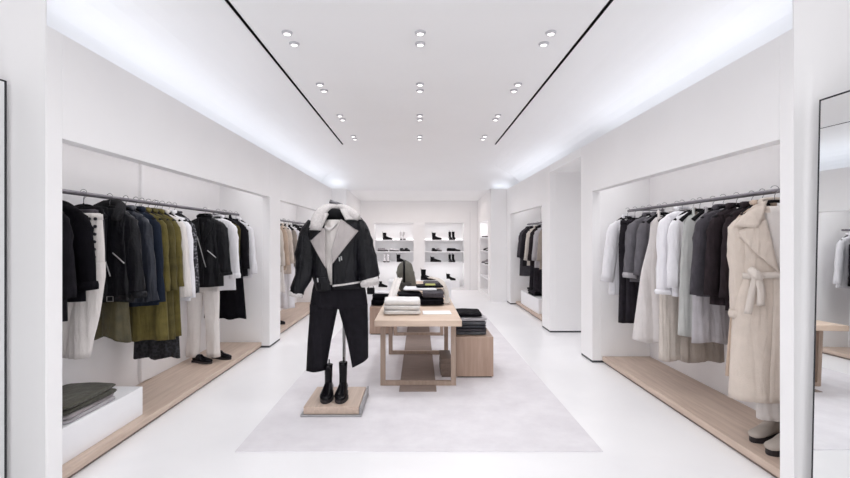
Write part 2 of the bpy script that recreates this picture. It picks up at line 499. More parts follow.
# ------------------------------------------------------------------ rug and runner
bm = bmesh.new(); abox(bm, -1.296, 1.296, 3.20, 8.9, 0.0, 0.0079)
tag(bm_obj('area_rug', bm, M_RUG, bevel=.003), 'large pale grey rug under the display tables and jacket stand', 'rug')
M_RUN = mat('brown_grey_runner', (0.27, 0.21, 0.185), 0.8, var=0.08, vscale=5, stretch=(1, 6, 1))
bm = bmesh.new(); abox(bm, -0.195, 0.172, 4.44, 8.6, 0.0082, 0.016)
tag(bm_obj('floor_runner', bm, M_RUN, bevel=.002), 'brown grey runner lying on the rug beneath the oak tables', 'runner')

# ------------------------------------------------------------------ ceiling downlights
def downlight_proto():
    e = empty('ceiling_spotlight', '', 'ceiling light')
    bm = bmesh.new()
    prof = [(.030, 0), (.050, 0), (.052, -.004), (.050, -.010), (.040, -.022), (.033, -.022), (.030, -.008)]
    grid(bm, [[(r * math.cos(2 * PI * k / 24), r * math.sin(2 * PI * k / 24), z) for k in range(24)] for r, z in prof], True)
    bm_obj('trim_ring', bm, mat('spot_ring_grey', (.50, .49, .52), .4), e, smooth=True)
    bm = bmesh.new()
    prof = [(.033, -.018), (.026, -.024), (.014, -.028), (.002, -.029)]
    grid(bm, [[(r * math.cos(2 * PI * k / 24), r * math.sin(2 * PI * k / 24), z) for k in range(24)] for r, z in prof], True, False)
    bm_obj('lens', bm, M_LENS, e, smooth=True)
    return e
dl = downlight_proto(); dl.scale = (.82, .82, .82); first = True
rows = [(-0.3, ''), (2.35, ''), (3.62, 'nearest'), (4.79, 'second'), (5.97, 'third'), (7.15, 'fourth')]
SPOT_W = 11
for ri, (yy, nm) in enumerate(rows):
    for xx, cn in ((-1.02, 'left'), (0.01, 'middle'), (1.02, 'right')):
        for k, dy in enumerate((-0.10, 0.10)):
            rx = xx
            if nm:
                lab = '%s of the two in the %s %s pair of white ceiling spots' % (('front one', 'rear one')[k], nm, {'left': 'left', 'middle': 'centre', 'right': 'right'}[cn])
                if first: dl.location = (rx, yy + dy, CZ); dl['label'] = lab; dl['group'] = 'ceiling spotlights in pairs'; first = False
                else: dup(dl, (rx, yy + dy, CZ), 0, lab, 'ceiling spotlights in pairs')
        l = bpy.data.lights.new('spot_lamp', 'SPOT'); l.energy = SPOT_W * 2; l.spot_size = math.radians(150); l.spot_blend = 1; l.shadow_soft_size = 0.09; l.color = WHITE
        o = bpy.data.objects.new('spot_lamp', l); o.location = (xx, yy, CZ - .06); COL.objects.link(o)
for yy in (8.4, 9.4, 10.2):
    for xx in (-1.0, 1.0):
        l = bpy.data.lights.new('spot_lamp', 'SPOT'); l.energy = SPOT_W * 2; l.spot_size = math.radians(150); l.spot_blend = 1; l.shadow_soft_size = 0.09; l.color = WHITE
        o = bpy.data.objects.new('spot_lamp', l); o.location = (xx, yy, CZ - .06); COL.objects.link(o)

l = bpy.data.lights.new('passage_fill', 'SPOT'); l.energy = 14; l.spot_size = math.radians(160); l.spot_blend = 1; l.shadow_soft_size = .12; l.color = WHITE  # fill light added to brighten the passage, no fixture there
o = bpy.data.objects.new('passage_fill', l); o.location = (3.0, 6.6, 2.52); COL.objects.link(o)

# ------------------------------------------------------------------ rails
def rail(x, y0, y1, z, label, wall_x):
    e = empty('clothes_rail', label, 'clothes rail', (x, (y0 + y1) / 2, z), 0, 'metal clothes rails')
    h = (y1 - y0) / 2
    bm = bmesh.new(); tube(bm, [(0, -h, 0), (0, h, 0)], 0.016, 14, up=Vector((0, 0, 1))); bm_obj('rail_bar', bm, M_RAIL, e, smooth=False)
    for yy in (-h + .12, h - .12):
        bm = bmesh.new(); tube(bm, [(0, yy, 0), (wall_x - x, yy, 0)], 0.008, 10); tube(bm, [(wall_x - x - .008 * (1 if wall_x > x else -1), yy, 0), (wall_x - x, yy, 0)], .025, 14)
        bm_obj('wall_bracket', bm, M_RAIL, e)
RLX, RRX, RZ = -2.46, 2.46, 1.83
rail(RLX, 2.72, 6.2, RZ, 'grey metal clothes rail across the front left recess', -2.748)
rail(RRX, 2.80, 5.34, RZ, 'grey metal clothes rail across the front right recess', 2.798)
rail(RLX, 6.95, 10.0, RZ, 'grey metal clothes rail in the far left recess behind the jacket stand', -2.748)
rail(RRX, 8.0, 10.3, RZ, 'grey metal clothes rail in the far right recess', 2.798)

# ------------------------------------------------------------------ hangers
def hanger_proto(clips=False):
    e = empty('clothes_hanger', '', 'hanger')
    bm = bmesh.new()
    if clips:
        tube(bm, [(-.17, 0, -.115), (.17, 0, -.115)], .008, 8, up=Vector((0, 0, 1)))
        for s in (-1, 1): abox(bm, s * .13 - .012, s * .13 + .012, -.012, .012, -.16, -.11)
        tube(bm, [(0, 0, -.115), (0, 0, -.08)], .005, 8)
    else:
        pts = spline([(-.165, 0, -.180), (-.14, 0, -.156), (-.07, 0, -.102), (0, 0, -.085), (.07, 0, -.102), (.14, 0, -.156), (.165, 0, -.180)], 19)
        tube(bm, pts, [.010 + .010 * (abs(i - 9) / 9) for i in range(19)], 10, flat=.9)
    bm_obj('shoulder_bar' if not clips else 'clip_bar', bm, M_DARK, e, smooth=True)
    bm = bmesh.new()
    pts = [(0, 0, -.09), (0, 0, -.045)] + [(.024 * math.sin(a) * 1.0, 0, -.010 - .024 * math.cos(a) + .006) for a in [k * PI / 8 for k in range(1, 12)]]
    tube(bm, pts, .0022, 6); bm_obj('hook', bm, M_HOOK, e, smooth=True)
    return e
HP = {False: hanger_proto(False), True: hanger_proto(True)}
HUSED = {False: False, True: False}
def hanger(x, y, z, rz, label, clips=False, group='black hangers on the clothes rails'):
    loc = (x, y, z + .012)
    if not HUSED[clips]:
        HUSED[clips] = True; h = HP[clips]; h.location = loc; h.rotation_euler = (0, 0, rz); h['label'] = label; h['group'] = group
        return h
    return dup(HP[clips], loc, rz, label, group)

# ------------------------------------------------------------------ garments
class Body:
    """closed garment body: rows (z, half-width, half-depth, centre-x)"""
    def __init__(s, rows, amp=.012, k=30., seed=0, pleat=0., start=.1):
        s.rows = [tuple(r) + ((0.,) if len(r) == 3 else ()) for r in rows]
        s.amp, s.k, s.seed, s.pleat, s.start = amp, k, seed, pleat, start
        s.z0, s.z1 = s.rows[0][0], s.rows[-1][0]
    def at(s, z):
        R = s.rows
        if z >= R[0][0]: return R[0][1:]
        for a, b in zip(R[:-1], R[1:]):
            if z >= b[0]:
                t = (a[0] - z) / max(1e-6, a[0] - b[0])
                t2 = t
                return tuple(a[i] + (b[i] - a[i]) * t2 for i in (1, 2, 3))
        return R[-1][1:]
    def fold(s, x, z, side):
        d = (s.z0 - z) / (s.z0 - s.z1)
        t = max(0., (d - s.start) / (1 - s.start))
        f = s.amp * t ** .8 * (math.sin(s.k * x + s.seed + 1.2 * math.sin(2.3 * z + s.seed) + (0 if side < 0 else 1.7)) + .45 * math.sin(2.1 * s.k * x + 2.3 * s.seed + 3 * z))
        f += .35 * s.amp * math.sin(9 * z + 11 * x + s.seed * 3)
        if s.pleat: f += s.pleat * (abs(((x * s.k * .55 + .02 * math.sin(5 * z)) % 1) - .5) * 2 - .5) * min(1, .3 + t)
        return f
    def surf(s, x, z, side=-1, off=0.):
        w, d, cx = s.at(z)
        u = max(-1, min(1, (x - cx) / w))
        e = (1 - abs(u) ** 2.6) ** .5
        return side * (d * e + off) + s.fold(x, z, side) * e
    def mesh(s, name, m, parent, rows=26, n=28, solid=.004, smooth=True, hemwave=.0, zlist=None):
        bm = bmesh.new(); P = []
        for i in range(rows):
            t = i / (rows - 1)
            z = s.z0 + (s.z1 - s.z0) * (t ** 1.25)
            w, d, cx = s.at(z); row = []
            for side in (-1, 1):
                for k in range(n):
                    a = PI * k / n
                    u = -math.cos(a) * (-side)
                    x = cx + u * w
                    zz = z + (hemwave * t ** 3 * math.sin(s.k * .5 * x + s.seed) if hemwave else 0)
                    row.append((x, s.surf(x, z, side), zz))
            P.append(row)
        grid(bm, P, True)
        return bm_obj(name, bm, m, parent, smooth=smooth, solid=solid)
    def patch(s, name, quad, m, parent, off=.006, nu=7, nv=9, solid=.005, fur=0.):
        """quad: four (x,z) corners: top-left, top-right, bottom-right, bottom-left laid on the front"""
        bm = bmesh.new(); P = []
        tl, tr, br, bl = quad
        for j in range(nv):
            v = j / (nv - 1); row = []
            for i in range(nu):
                u = i / (nu - 1)
                x = (tl[0] * (1 - u) + tr[0] * u) * (1 - v) + (bl[0] * (1 - u) + br[0] * u) * v
                z = (tl[1] * (1 - u) + tr[1] * u) * (1 - v) + (bl[1] * (1 - u) + br[1] * u) * v
                row.append((x, s.surf(x, z, -1, off), z))
            P.append(row)
        grid(bm, P)
        return bm_obj(name, bm, m, parent, smooth=True, solid=solid)

def sleeve(parent, s, L, m, sh=(.19, -.085), r0=.072, r1=.052, out=.06, cuff=None, cuff_m=None, seed=0, fwd=0.):
    x0, z0 = sh
    n = 13
    ctl = [(s * (x0 - .055), .0, z0 + .022, r0 * .42), (s * (x0 - .018), 0, z0 - .020, r0 * .78), (s * (x0 + .002), -.003, z0 - .09, r0 * .95), (s * (x0 + out * .4), -.012 - fwd * .3, z0 - L * .5, (r0 + r1) / 2), (s * (x0 + out), -.022 - fwd, z0 - L, r1)]
    sp = spline(ctl, n)
    bm = bmesh.new(); tube(bm, [p[:3] for p in sp], [p[3] for p in sp], 16, cap=False, flat=.55, wob=.075, seed=seed)
    o = bm_obj('sleeve', bm, m, parent, smooth=True, solid=.004)
    if cuff:
        a = Vector(sp[-3][:3]); b = Vector(sp[-1][:3]); d = (b - a).normalized()
        bm = bmesh.new(); tube(bm, [b - d * cuff, b - d * cuff * .5, b + d * .004], [r1 * 1.10, r1 * 1.16, r1 * 1.10], 16, cap=False, flat=.66, wob=.03, seed=seed)
        bm_obj('cuff', bm, cuff_m or m, o, smooth=True, solid=.007)
    return o

def top_rows(L, w=.205, hem=.23, d=.045, hd=.06, neck=.07):
    return [(0, neck, .040), (-.018, .115, .040), (-.040, .165, .040), (-.062, w - .012, d * .85), (-.085, w, d * .9), (-.13, w + .004, d), (-L * .5, (w + hem) / 2, (d + hd) / 2), (-L, hem, hd)]

GN = [0]
def top(name, label, cat, x, y, ztop, L, m, s_out=1, w=.178, hem=.215, d=.034, hd=.044, sl=.5, r0=.062, r1=.050, out=.065, cuff=None, cuff_m=None,
        collar='shirt', collar_m=None, button=True, rz=0., amp=.013, k=26., group=None, hang=True, hem_m=None, placket=True, pocket=False, z_rail=None, sl_dy=0, zip_=False, belt=False, hlabel=None, hemwave=.006):
    GN[0] += 1; seed = GN[0] * 1.37
    if not rz: rz = .11 * math.sin(seed * 5.1)
    e = empty(name, label, cat, (x, y, ztop), rz, group)
    B = Body(top_rows(L, w, hem, d, hd), amp, k, seed)
    B.mesh('body', m, e, hemwave=hemwave)
    if sl:
        for s in (-1, 1):
            sleeve(e, s, sl * (1 + .03 * math.sin(seed + s)), m, (w - .010, -.085), r0, r1, out if s * x < 0 else out * .1, cuff, cuff_m, seed + s, 0.01)
    cm = collar_m or m
    if collar == 'shirt':
        bm = bmesh.new(); tube(bm, [(-.055, -.030, .012), (-.062, .0, .030), (-.04, .036, .036), (0, .044, .038), (.04, .036, .036), (.062, 0, .030), (.055, -.030, .012)], .014, 8, flat=1.5)
        c = bm_obj('collar', bm, cm, e, smooth=True)
        for s in (-1, 1): B.patch('collar_tip', ((s * .010, -.012), (s * .070, .0), (s * .075, -.055), (s * .035, -.075)), cm, c, off=.012, nu=4, nv=5)
    elif collar == 'round':
        bm = bmesh.new(); tube(bm, [(.07 * math.cos(a), .038 * math.sin(a), .002 + .006 * math.sin(a)) for a in [2 * PI * q / 16 for q in range(17)]], .008, 8)
        bm_obj('neckband', bm, cm, e, smooth=True)
    elif collar == 'lapel':
        bm = bmesh.new(); tube(bm, [(-.070, -.030, .004), (-.066, .0, .026), (-.04, .036, .034), (0, .044, .036), (.04, .036, .034), (.066, 0, .026), (.070, -.030, .004)], .016, 8, flat=1.6)
        c = bm_obj('collar', bm, cm, e, smooth=True)
        for s in (-1, 1):
            l = B.patch('lapel', ((s * .050, -.01), (s * .115, -.055), (s * .105, -.12), (s * .012, -.30 * min(1, L / .6))), cm, e, off=.010)
        B.patch('front_opening', ((-.045, -.012), (.045, -.012), (.006, -.28 * min(1, L / .6)), (-.006, -.28 * min(1, L / .6))), M_DARK, e, off=.003, solid=.002)
    elif collar == 'fur':
        bm = bmesh.new(); tube(bm, spline([(-.085, -.060, -.10), (-.10, -.035, -.03), (-.075, .02, .025), (0, .048, .038), (.075, .02, .025), (.10, -.035, -.03), (.085, -.06, -.10)], 17), [.026, .036, .038, .038, .036] + [.034] * 7 + [.036, .038, .038, .036, .026], 12, wob=.06, seed=seed)
        bm_obj('collar', bm, cm, e, smooth=True)
    if placket and L > .4:
        B.patch('placket', ((-.013, -.06), (.013, -.06), (.016, -L + .01), (-.012, -L + .01)), m, e, off=.004, nu=3, nv=20, solid=.003)
    if button:
        bm = bmesh.new()
        for q in range(5 if collar == 'shirt' else 2):
            z = -.12 - q * (L - .2) / 5 if collar == 'shirt' else -.33 * min(1, L / .6) - q * .10
            yv = B.surf(0, z, -1, .009)
            tube(bm, [(0, yv, z), (0, yv - .004, z)], .006 if collar == 'shirt' else .010, 10, up=Vector((0, 0, 1)))
        bm_obj('buttons', bm, BUTTON if m in (BLACKW, BLACKC, CHAR, BROWN, NAVY, GREYC, GREY) else mat('pearl_button', (.6, .58, .56), .3), e)
    if zip_:
        B.patch('zip', ((-.10, -.10), (-.092, -.096), (.052, -L * .72), (.042, -L * .72)), SILVER, e, off=.010, nu=2, nv=10, solid=.003)
        B.patch('pocket_zip', ((.06, -L * .48), (.065, -L * .47), (.155, -L * .58), (.15, -L * .59)), SILVER, e, off=.008, nu=2, nv=6, solid=.003)
    if belt:
        b = B.patch('waistband', ((-hem * .97, -L + .055), (hem * .97, -L + .055), (hem * .97, -L + .010), (-hem * .97, -L + .010)), m, e, off=.006, nu=24, nv=4, solid=.005)
        yv = B.surf(0.05, -L + .03, -1, .016)
        bm = bmesh.new(); tube(bm, [(.02, yv, -L + .05), (.07, yv, -L + .05), (.07, yv, -L + .012), (.02, yv, -L + .012), (.02, yv, -L + .05)], .003, 6)
        bm_obj('buckle', bm, SILVER, b)
    if pocket:
        for s in (-1, 1): B.patch('pocket', ((s * .05, -L * .62), (s * .15, -L * .62), (s * .15, -L * .62 - .045), (s * .05, -L * .62 - .045)), m, e, off=.006, nu=5, nv=4, solid=.006)
    if hang:
        hanger(x, y, (z_rail or RZ), rz, hlabel or ('hanger of the ' + label), False)
    return e

def trousers(name, label, x, y, ztop, L, m, wt=.17, knee=.11, hemw=.12, d=.05, sep=.09, rz=0., group=None, hang=True, btns=0, rise=.28, pleat=.004, z_rail=None, taper_x=0., hem_m=None, k=40.):
    GN[0] += 1; seed = GN[0] * 1.37
    e = empty(name, label, 'trousers', (x, y, ztop), rz, group)
    B = Body([(0, wt, d * .8), (-.05, wt * 1.0, d * .85), (-rise * .6, wt * 1.10, d), (-rise, wt * 1.12, d)], .006, k, seed, pleat * .5, 0)
    B.mesh('hips', m, e, rows=12)
    for s in (-1, 1):
        c0 = wt * 1.12 / 2
        rows = [(-rise + .035, c0 * 1.0, d, s * c0), (-rise - .06, c0 * .98, d, s * c0 * 1.02), (-(rise + L) / 2, knee * .85, d, s * (c0 + sep) / 2 + taper_x * .5), (-L, hemw, d * .9, s * sep + taper_x)]
        G = Body(rows, .010, k, seed + s * 2, pleat, 0)
        G.mesh('leg', m, e, rows=20, n=20)
    bw = Body([(.012, wt * .99, d * .84), (-.035, wt * 1.01, d * .9)], .001, k, seed, 0, 0)
    bw.mesh('waistband', m, e, rows=3, solid=.008)
    if btns:
        bm = bmesh.new()
        for q in range(btns):
            for xx in (.078, .114):
                z = -.03 - q * .055
                yv = B.surf(xx, z, -1, .010)
                tube(bm, [(xx, yv, z), (xx, yv - .008, z)], .012, 10, up=Vector((0, 0, 1)))
        bm_obj('buttons', bm, BUTTON, e)
    if hang:
        hanger(x, y, (z_rail or RZ), rz, 'clip hanger of the ' + label, True)
    return e

def skirt(name, label, cat, x, y, ztop, L, m, wt=.15, hem=.2, d=.04, hd=.07, pleat=.008, k=60., amp=.010, rz=0., group=None, hang=True, z_rail=None, strap=False, lean=0., hemwave=.01, sheer=None):
    GN[0] += 1; seed = GN[0] * 1.37
    e = empty(name, label, cat, (x, y, ztop), rz, group)
    if strap:
        rows = [(0, .10, .03), (-.04, .135, .035), (-.22, .15, .045), (-L * .45, (.15 + hem) / 2, .055, lean * .4), (-L, hem, hd, lean)]
    else:
        rows = [(0, wt, d), (-.10, wt * 1.06, d * 1.1), (-L * .5, (wt + hem) / 2, (d + hd) / 2, lean * .4), (-L, hem, hd, lean)]
    B = Body(rows, amp, k, seed, pleat, .05)
    B.mesh('body' if strap else 'skirt_panel', m, e, hemwave=hemwave, n=36)
    if strap:
        for s in (-1, 1):
            bm = bmesh.new(); tube(bm, spline([(s * .075, -.028, -.03), (s * .062, -.012, .05), (s * .058, .008, .06), (s * .075, .028, -.03)], 9), .014, 8, flat=.35)
            bm_obj('strap', bm, m, e, smooth=True)
    else:
        bw = Body([(.015, wt * .99, d), (-.03, wt * 1.01, d * 1.05)], .001, k, seed, 0, 0)
        bw.mesh('waistband', m, e, rows=3, solid=.008)
    if hang:
        hanger(x, y, (z_rail or RZ), rz, 'hanger of the ' + label, not strap)
    return e

ST = 1.735    # neck height of garments on the rails
GL = 'clothes on the front left rail'; GR = 'clothes on the front right rail'; GFL = 'clothes on the far left rail'; GFR = 'clothes on the far right rail'
def H(py, y): return 1.5 - (py - 239) / F * y         # height of a point seen at pixel row py at distance y

# ---- front left rail, from the near end
top('wool_coat', 'black wool coat nearest on the left rail, beside the column', 'coat', RLX - .03, 2.95, ST, ST - .97, BLACKW, sl=.52, collar='lapel', group=GL, rz=.05, hem=.20)
top('wool_jacket', 'black boxy jacket with turned-up cuffs before the white button trousers', 'jacket', RLX - .005, 3.10, ST, ST - 1.08, BLACKC, sl=.50, cuff=.05, collar='round', group=GL, button=False, hem=.19, r0=.07, r1=.055, rz=.02)
trousers('sailor_trousers', 'white high-waisted trousers with rows of black buttons on the left rail', RLX + .012, 3.32, 1.675, 1.04, CREAM, wt=.135, knee=.12, hemw=.085, sep=.085, group=GL, btns=6, rise=.38, taper_x=-.13, pleat=.014)
top('sleeveless_vest', 'grey knit vest half hidden behind the white button trousers', 'vest', RLX - .09, 3.46, ST, .52, GREYC, sl=0, collar='round', button=False, group=GL, w=.15, hem=.16, placket=False)
top('aviator_jacket', 'black leather jacket with furry collar and belt buckle on the left rail', 'jacket', RLX - .0, 3.62, ST + .01, ST - .99, LEATHER, w=.180, hem=.20, d=.050, hd=.055, sl=.60, r0=.070, r1=.058, out=.08, collar='fur', collar_m=FURB, zip_=True, belt=True, button=False, group=GL, cuff=.04, rz=-.03)
skirt('wrap_skirt', 'short olive satin skirt below the black buckled leather jacket', 'skirt', RLX - .04, 3.70, 1.15, 1.15 - .69, OLIVES, wt=.12, hem=.155, pleat=.006, group=GL, k=34, hang=False, hemwave=.03)
top('lit_sleeve_jacket', 'extra jacket for the lit sleeve of the buckled black jacket', 'jacket', RLX + .01, 3.80, ST, ST - .98, LEATHER_LIT, sl=.68, r0=.070, r1=.060, out=.085, collar='lapel', group=GL, hem=.20, button=False)  # added jacket, stands for the lit sleeve of the buckled one
top('navy_jacket', 'dark navy wool jacket between the lit leather and olive coats', 'jacket', RLX + .02, 3.92, ST, ST - .93, NAVY, sl=.70, collar='lapel', group=GL, hem=.205)
OZL = [('olive green wool coat just beyond the navy jacket', OLIVE, 4.02, .61), ('olive coat in the middle of the three olive coats', OLIVED, 4.12, .595), ('olive coat next to the white blouses on the left rail', OLIVE, 4.22, .60)]
for i, (lb, mm, yy, zh) in enumerate(OZL):
    top('olive_coat', lb, 'coat', RLX + .01, yy, ST, ST - zh, mm, sl=.60, collar='lapel', group=GL, hem=.235, hd=.045, amp=.022, out=.05, k=30)
skirt('lace_dress', 'black lace dress with its hem showing below the olive coats', 'dress', RLX + .0, 4.27, ST - .03, ST - .42, LACE, hem=.215, hd=.05, group=GL, strap=True, amp=.016, pleat=.004)
top('white_blouse', 'white blouse with full sleeves hanging after the olive coats', 'blouse', RLX + .015, 4.33, ST, ST - .94, CREAM, sl=.70, r0=.064, r1=.065, out=.06, collar='shirt', group=GL, hem=.215)
top('white_blouse', 'bright white shirt next to the black flecked blouse', 'shirt', RLX + .02, 4.44, ST, ST - .90, WHITEC, sl=.70, r0=.064, r1=.055, out=.06, collar='shirt', group=GL, hem=.215)
top('flecked_blouse', 'black and white flecked blouse before the black biker jacket', 'blouse', RLX + .01, 4.56, ST, ST - .98, TWEED, sl=.68, collar='shirt', group=GL, hem=.205)
trousers('wide_trousers', 'white wide-leg trousers under the biker jacket, reaching the platform', RLX - .035, 5.26, 1.10, 1.10 - .14, CREAM, wt=.165, knee=.085, hemw=.075, sep=.12, group=GL, rise=.22, hang=False, k=30)
top('biker_jacket', 'black leather biker jacket with slanted zips over white trousers', 'jacket', RLX + .015, 5.20, ST + .01, ST - .95, LEATHER, w=.20, hem=.215, d=.050, hd=.060, sl=.58, r0=.078, r1=.060, out=.07, collar='lapel', zip_=True, button=False, group=GL, cuff=.03, rz=-.04)
top('cotton_shirt', 'white cotton shirt with rolled cuffs beyond the biker jacket', 'shirt', RLX + .03, 5.50, ST + .01, ST - .87, WHITEC, sl=.62, r0=.072, r1=.058, out=.05, collar='shirt', cuff=.06, group=GL, hem=.215)
top('knit_top', 'narrow olive knit top near the far end of the left rail', 'top', RLX + .04, 5.64, ST - .02, .48, OLIVED, sl=0, collar='round', button=False, group=GL, w=.2, hem=.19, placket=False)
skirt('long_dress', 'long black strap dress at the far end of the left rail', 'dress', RLX + .02, 5.73, ST, ST - .50, BLACKC, hem=.265, hd=.045, group=GL, strap=True, amp=.008, pleat=0)
top('black_jacket', 'black collarless jacket second from the far end of the left rail', 'jacket', RLX + .03, 5.86, ST, ST - 1.02, BLACKW, sl=.55, collar='round', group=GL, hem=.22, out=.03)
top('white_tunic', 'white loose shirt last on the left rail by the column', 'shirt', RLX + .03, 6.04, ST, ST - .98, WHITEC, sl=.62, r0=.07, r1=.055, out=.07, collar='shirt', group=GL)

# ---- front right rail, from the far end
top('puff_shirt', 'white loose shirt at the far end of the front right rail', 'shirt', RRX - .035, 5.29, ST, ST - .86, WHITEC, sl=.66, r0=.080, r1=.07, out=.09, collar='shirt', group=GR, hem=.22, rz=.01)
trousers('black_trousers', 'black straight trousers hanging second from the far right end', RRX - .03, 5.12, 1.70, 1.70 - .56, CHAR, wt=.16, knee=.10, hemw=.10, sep=.085, group=GR)
trousers('charcoal_trousers', 'charcoal trousers hanging right behind the grey cuffed jacket', RRX - .0, 5.00, 1.70, 1.70 - .60, CHAR, wt=.17, knee=.10, hemw=.10, sep=.085, group=GR)
top('grey_jacket', 'mid grey jacket with turned-back cuffs on the right rail', 'jacket', RRX - .01, 4.84, ST, ST - 1.04, GREY, sl=.56, r0=.078, r1=.062, out=.05, cuff=.05, cuff_m=GREYL, collar='shirt', group=GR, hem=.20, placket=False)
top('grey_jacket', 'second grey jacket, in front of the cuffed one on the right rail', 'jacket', RRX + .02, 4.70, ST, ST - 1.04, GREY, sl=.54, collar='lapel', group=GR, hem=.20)
skirt('ivory_dress', 'ivory flared sleeveless dress with open armholes on the right rail', 'dress', RRX - .02, 4.52, ST - .02, ST - .52, IVORY, hem=.27, hd=.08, pleat=.002, amp=.02, k=26, group=GR, strap=True, lean=-.05, hemwave=.02)
skirt('pleated_skirt', 'cream finely pleated long dress next to the ivory flared dress', 'dress', RRX + .0, 4.34, ST - .05, ST - .40, IVORYB, hem=.17, hd=.06, pleat=.012, k=64, amp=.006, group=GR, strap=True)
top('white_blouse', 'white blouse with gathered cuffs over the cream pleated dress', 'blouse', RRX - .02, 4.22, ST + .02, ST - .98, WHITEC, sl=.66, r0=.075, r1=.07, out=.03, cuff=.04, collar='shirt', group=GR, hem=.2)
top('white_blouse', 'plain white blouse between the gathered blouse and the grey-green dress', 'blouse', RRX + .01, 4.10, ST, ST - .98, WHITEC, sl=.6, out=.035, collar='round', group=GR, hem=.19)
skirt('satin_dress', 'pale grey-green satin dress beside the white blouses', 'dress', RRX - .01, 3.97, ST - .03, ST - .69, GREYG, hem=.185, hd=.06, pleat=.004, amp=.014, k=36, group=GR, strap=True)
skirt('chiffon_dress', 'taupe sheer dress hanging lowest behind the grey dresses', 'dress', RRX + .03, 4.0, ST - .03, ST - .46, TAUPE, hem=.19, hd=.05, pleat=.006, k=44, group=GR, strap=True, hang=False)
skirt('crepe_dress', 'light grey crepe dress directly behind the grey blazer', 'dress', RRX + .02, 3.84, ST - .03, ST - .66, GREYL, hem=.175, hd=.05, pleat=.005, k=40, group=GR, strap=True)
top('grey_blazer', 'graphite grey blazer behind the dark brown blazer', 'blazer', RRX - .0, 3.68, ST, ST - 1.03, GREYC, sl=.60, r0=.062, r1=.052, out=.06, collar='lapel', group=GR, hem=.205)
top('brown_blazer', 'dark brown blazer nearer than the graphite grey blazer', 'blazer', RRX + .01, 3.54, ST, ST - .99, BROWN, sl=.60, r0=.062, r1=.052, out=.06, collar='lapel', group=GR, hem=.205)
top('black_blazer', 'brown black coat directly behind the beige belted coat', 'coat', RRX + .04, 3.42, ST, ST - .97, BROWN, sl=.60, r0=.062, r1=.052, out=.06, collar='lapel', group=GR, hem=.205)
top('camel_coat', 'long camel coat behind the beige belted coat', 'coat', RRX + .015, 3.28, ST, ST - .53, CAMEL, sl=.60, r0=.064, r1=.056, out=.05, collar='lapel', group=GR, hem=.285, button=False)

# hero beige belted coat, turned towards the aisle
def belted_coat():
    RZC = math.radians(-20)
    CX, CY = RRX - .045, 3.09
    e = empty('belted_coat', 'long beige wool coat with wide lapels and tie belt, nearest on the right rail', 'coat', (CX, CY, ST - .015), RZC, GR)
    L = ST - .015 - .40
    B = Body([(0, .085, .045), (-.02, .13, .05), (-.05, .18, .055), (-.10, .215, .06), (-.35, .215, .07), (-.47, .20, .078), (-.60, .235, .085), (-L, .265, .095)], .018, 19, 2.2, 0, .3)
    B.mesh('body', BEIGE, e, rows=34, n=40, solid=.008, hemwave=.008)
    B.patch('front_panel', ((-.03, -.42), (.17, -.44), (.235, -L + .01), (-.06, -L + .02)), BEIGE, e, off=.014, nu=12, nv=22, solid=.010)
    for s in (-1, 1):
        B.patch('collar_wing', ((s * .062, .040), (s * .135, .005), (s * .245, -.135), (s * .120, -.145)), BEIGE, e, off=.034, nu=8, nv=8, solid=.014)
        B.patch('lapel', ((s * .075, -.09), (s * .235, -.175), (s * .135, -.31), (s * .004, -.45)), BEIGE, e, off=.024, nu=8, nv=12, solid=.014)
    bm = bmesh.new(); tube(bm, spline([(-.070, -.035, .0), (-.080, .0, .035), (-.05, .045, .05), (0, .056, .055), (.05, .045, .05), (.080, 0, .035), (.070, -.035, .0)], 15), .014, 10, flat=1.6)
    bm_obj('collar', bm, BEIGE, e, smooth=True)
    B.patch('inner_top', ((-.085, -.0), (.085, -.0), (.020, -.42), (-.020, -.42)), CREAM, e, off=.006, nu=5, nv=10, solid=.003)
    for s in (-1, 1):
        sleeve(e, s, .66, BEIGE, (.205, -.10), .070, .056, -.005, .05, BEIGE, 3 + s, -.02)
    # belt with knot and hanging end
    bm = bmesh.new(); P = []
    for k in range(41):
        a = 2 * PI * k / 40
        P.append([(.212 * math.cos(a), .098 * math.sin(a), z + .006 * math.sin(a * 3)) for z in (-.445, -.485)])
    grid(bm, P); b = bm_obj('belt', bm, BELT, e, smooth=True, solid=.006)
    bm = bmesh.new(); tube(bm, spline([(-.165, -.085, -.42), (-.14, -.11, -.455), (-.11, -.105, -.49)], 7), [.02, .026, .03, .03, .028, .024, .018], 10)
    bm_obj('belt_knot', bm, BELT, b, smooth=True)
    for pts in ([(-.14, -.11, -.47), (-.165, -.12, -.58), (-.19, -.125, -.72)], [(-.13, -.11, -.47), (-.115, -.125, -.56), (-.12, -.13, -.66)]):
        bm = bmesh.new(); sp = spline(pts, 8); grid(bm, [[(p[0] - .022, p[1], p[2]), (p[0], p[1] - .006, p[2]), (p[0] + .022, p[1], p[2])] for p in sp])
        bm_obj('belt_end', bm, BELT, b, smooth=True, solid=.005)
    for s in (-1, 1): B.patch('pocket', ((s * .09, -.62), (s * .18, -.62), (s * .185, -.67), (s * .095, -.67)), BEIGE, e, off=.018 if s > 0 else .006, nu=5, nv=4, solid=.008)
    hanger(CX, CY, RZ, RZC, 'black hanger with round hook inside the beige belted coat')
belted_coat()
trousers('cream_trousers', 'cream trousers hanging below the beige belted coat over the boots', RRX + .04, 3.14, 1.20, 1.20 - .26, CREAM, wt=.14, knee=.085, hemw=.075, sep=.085, group=GR, hang=False)

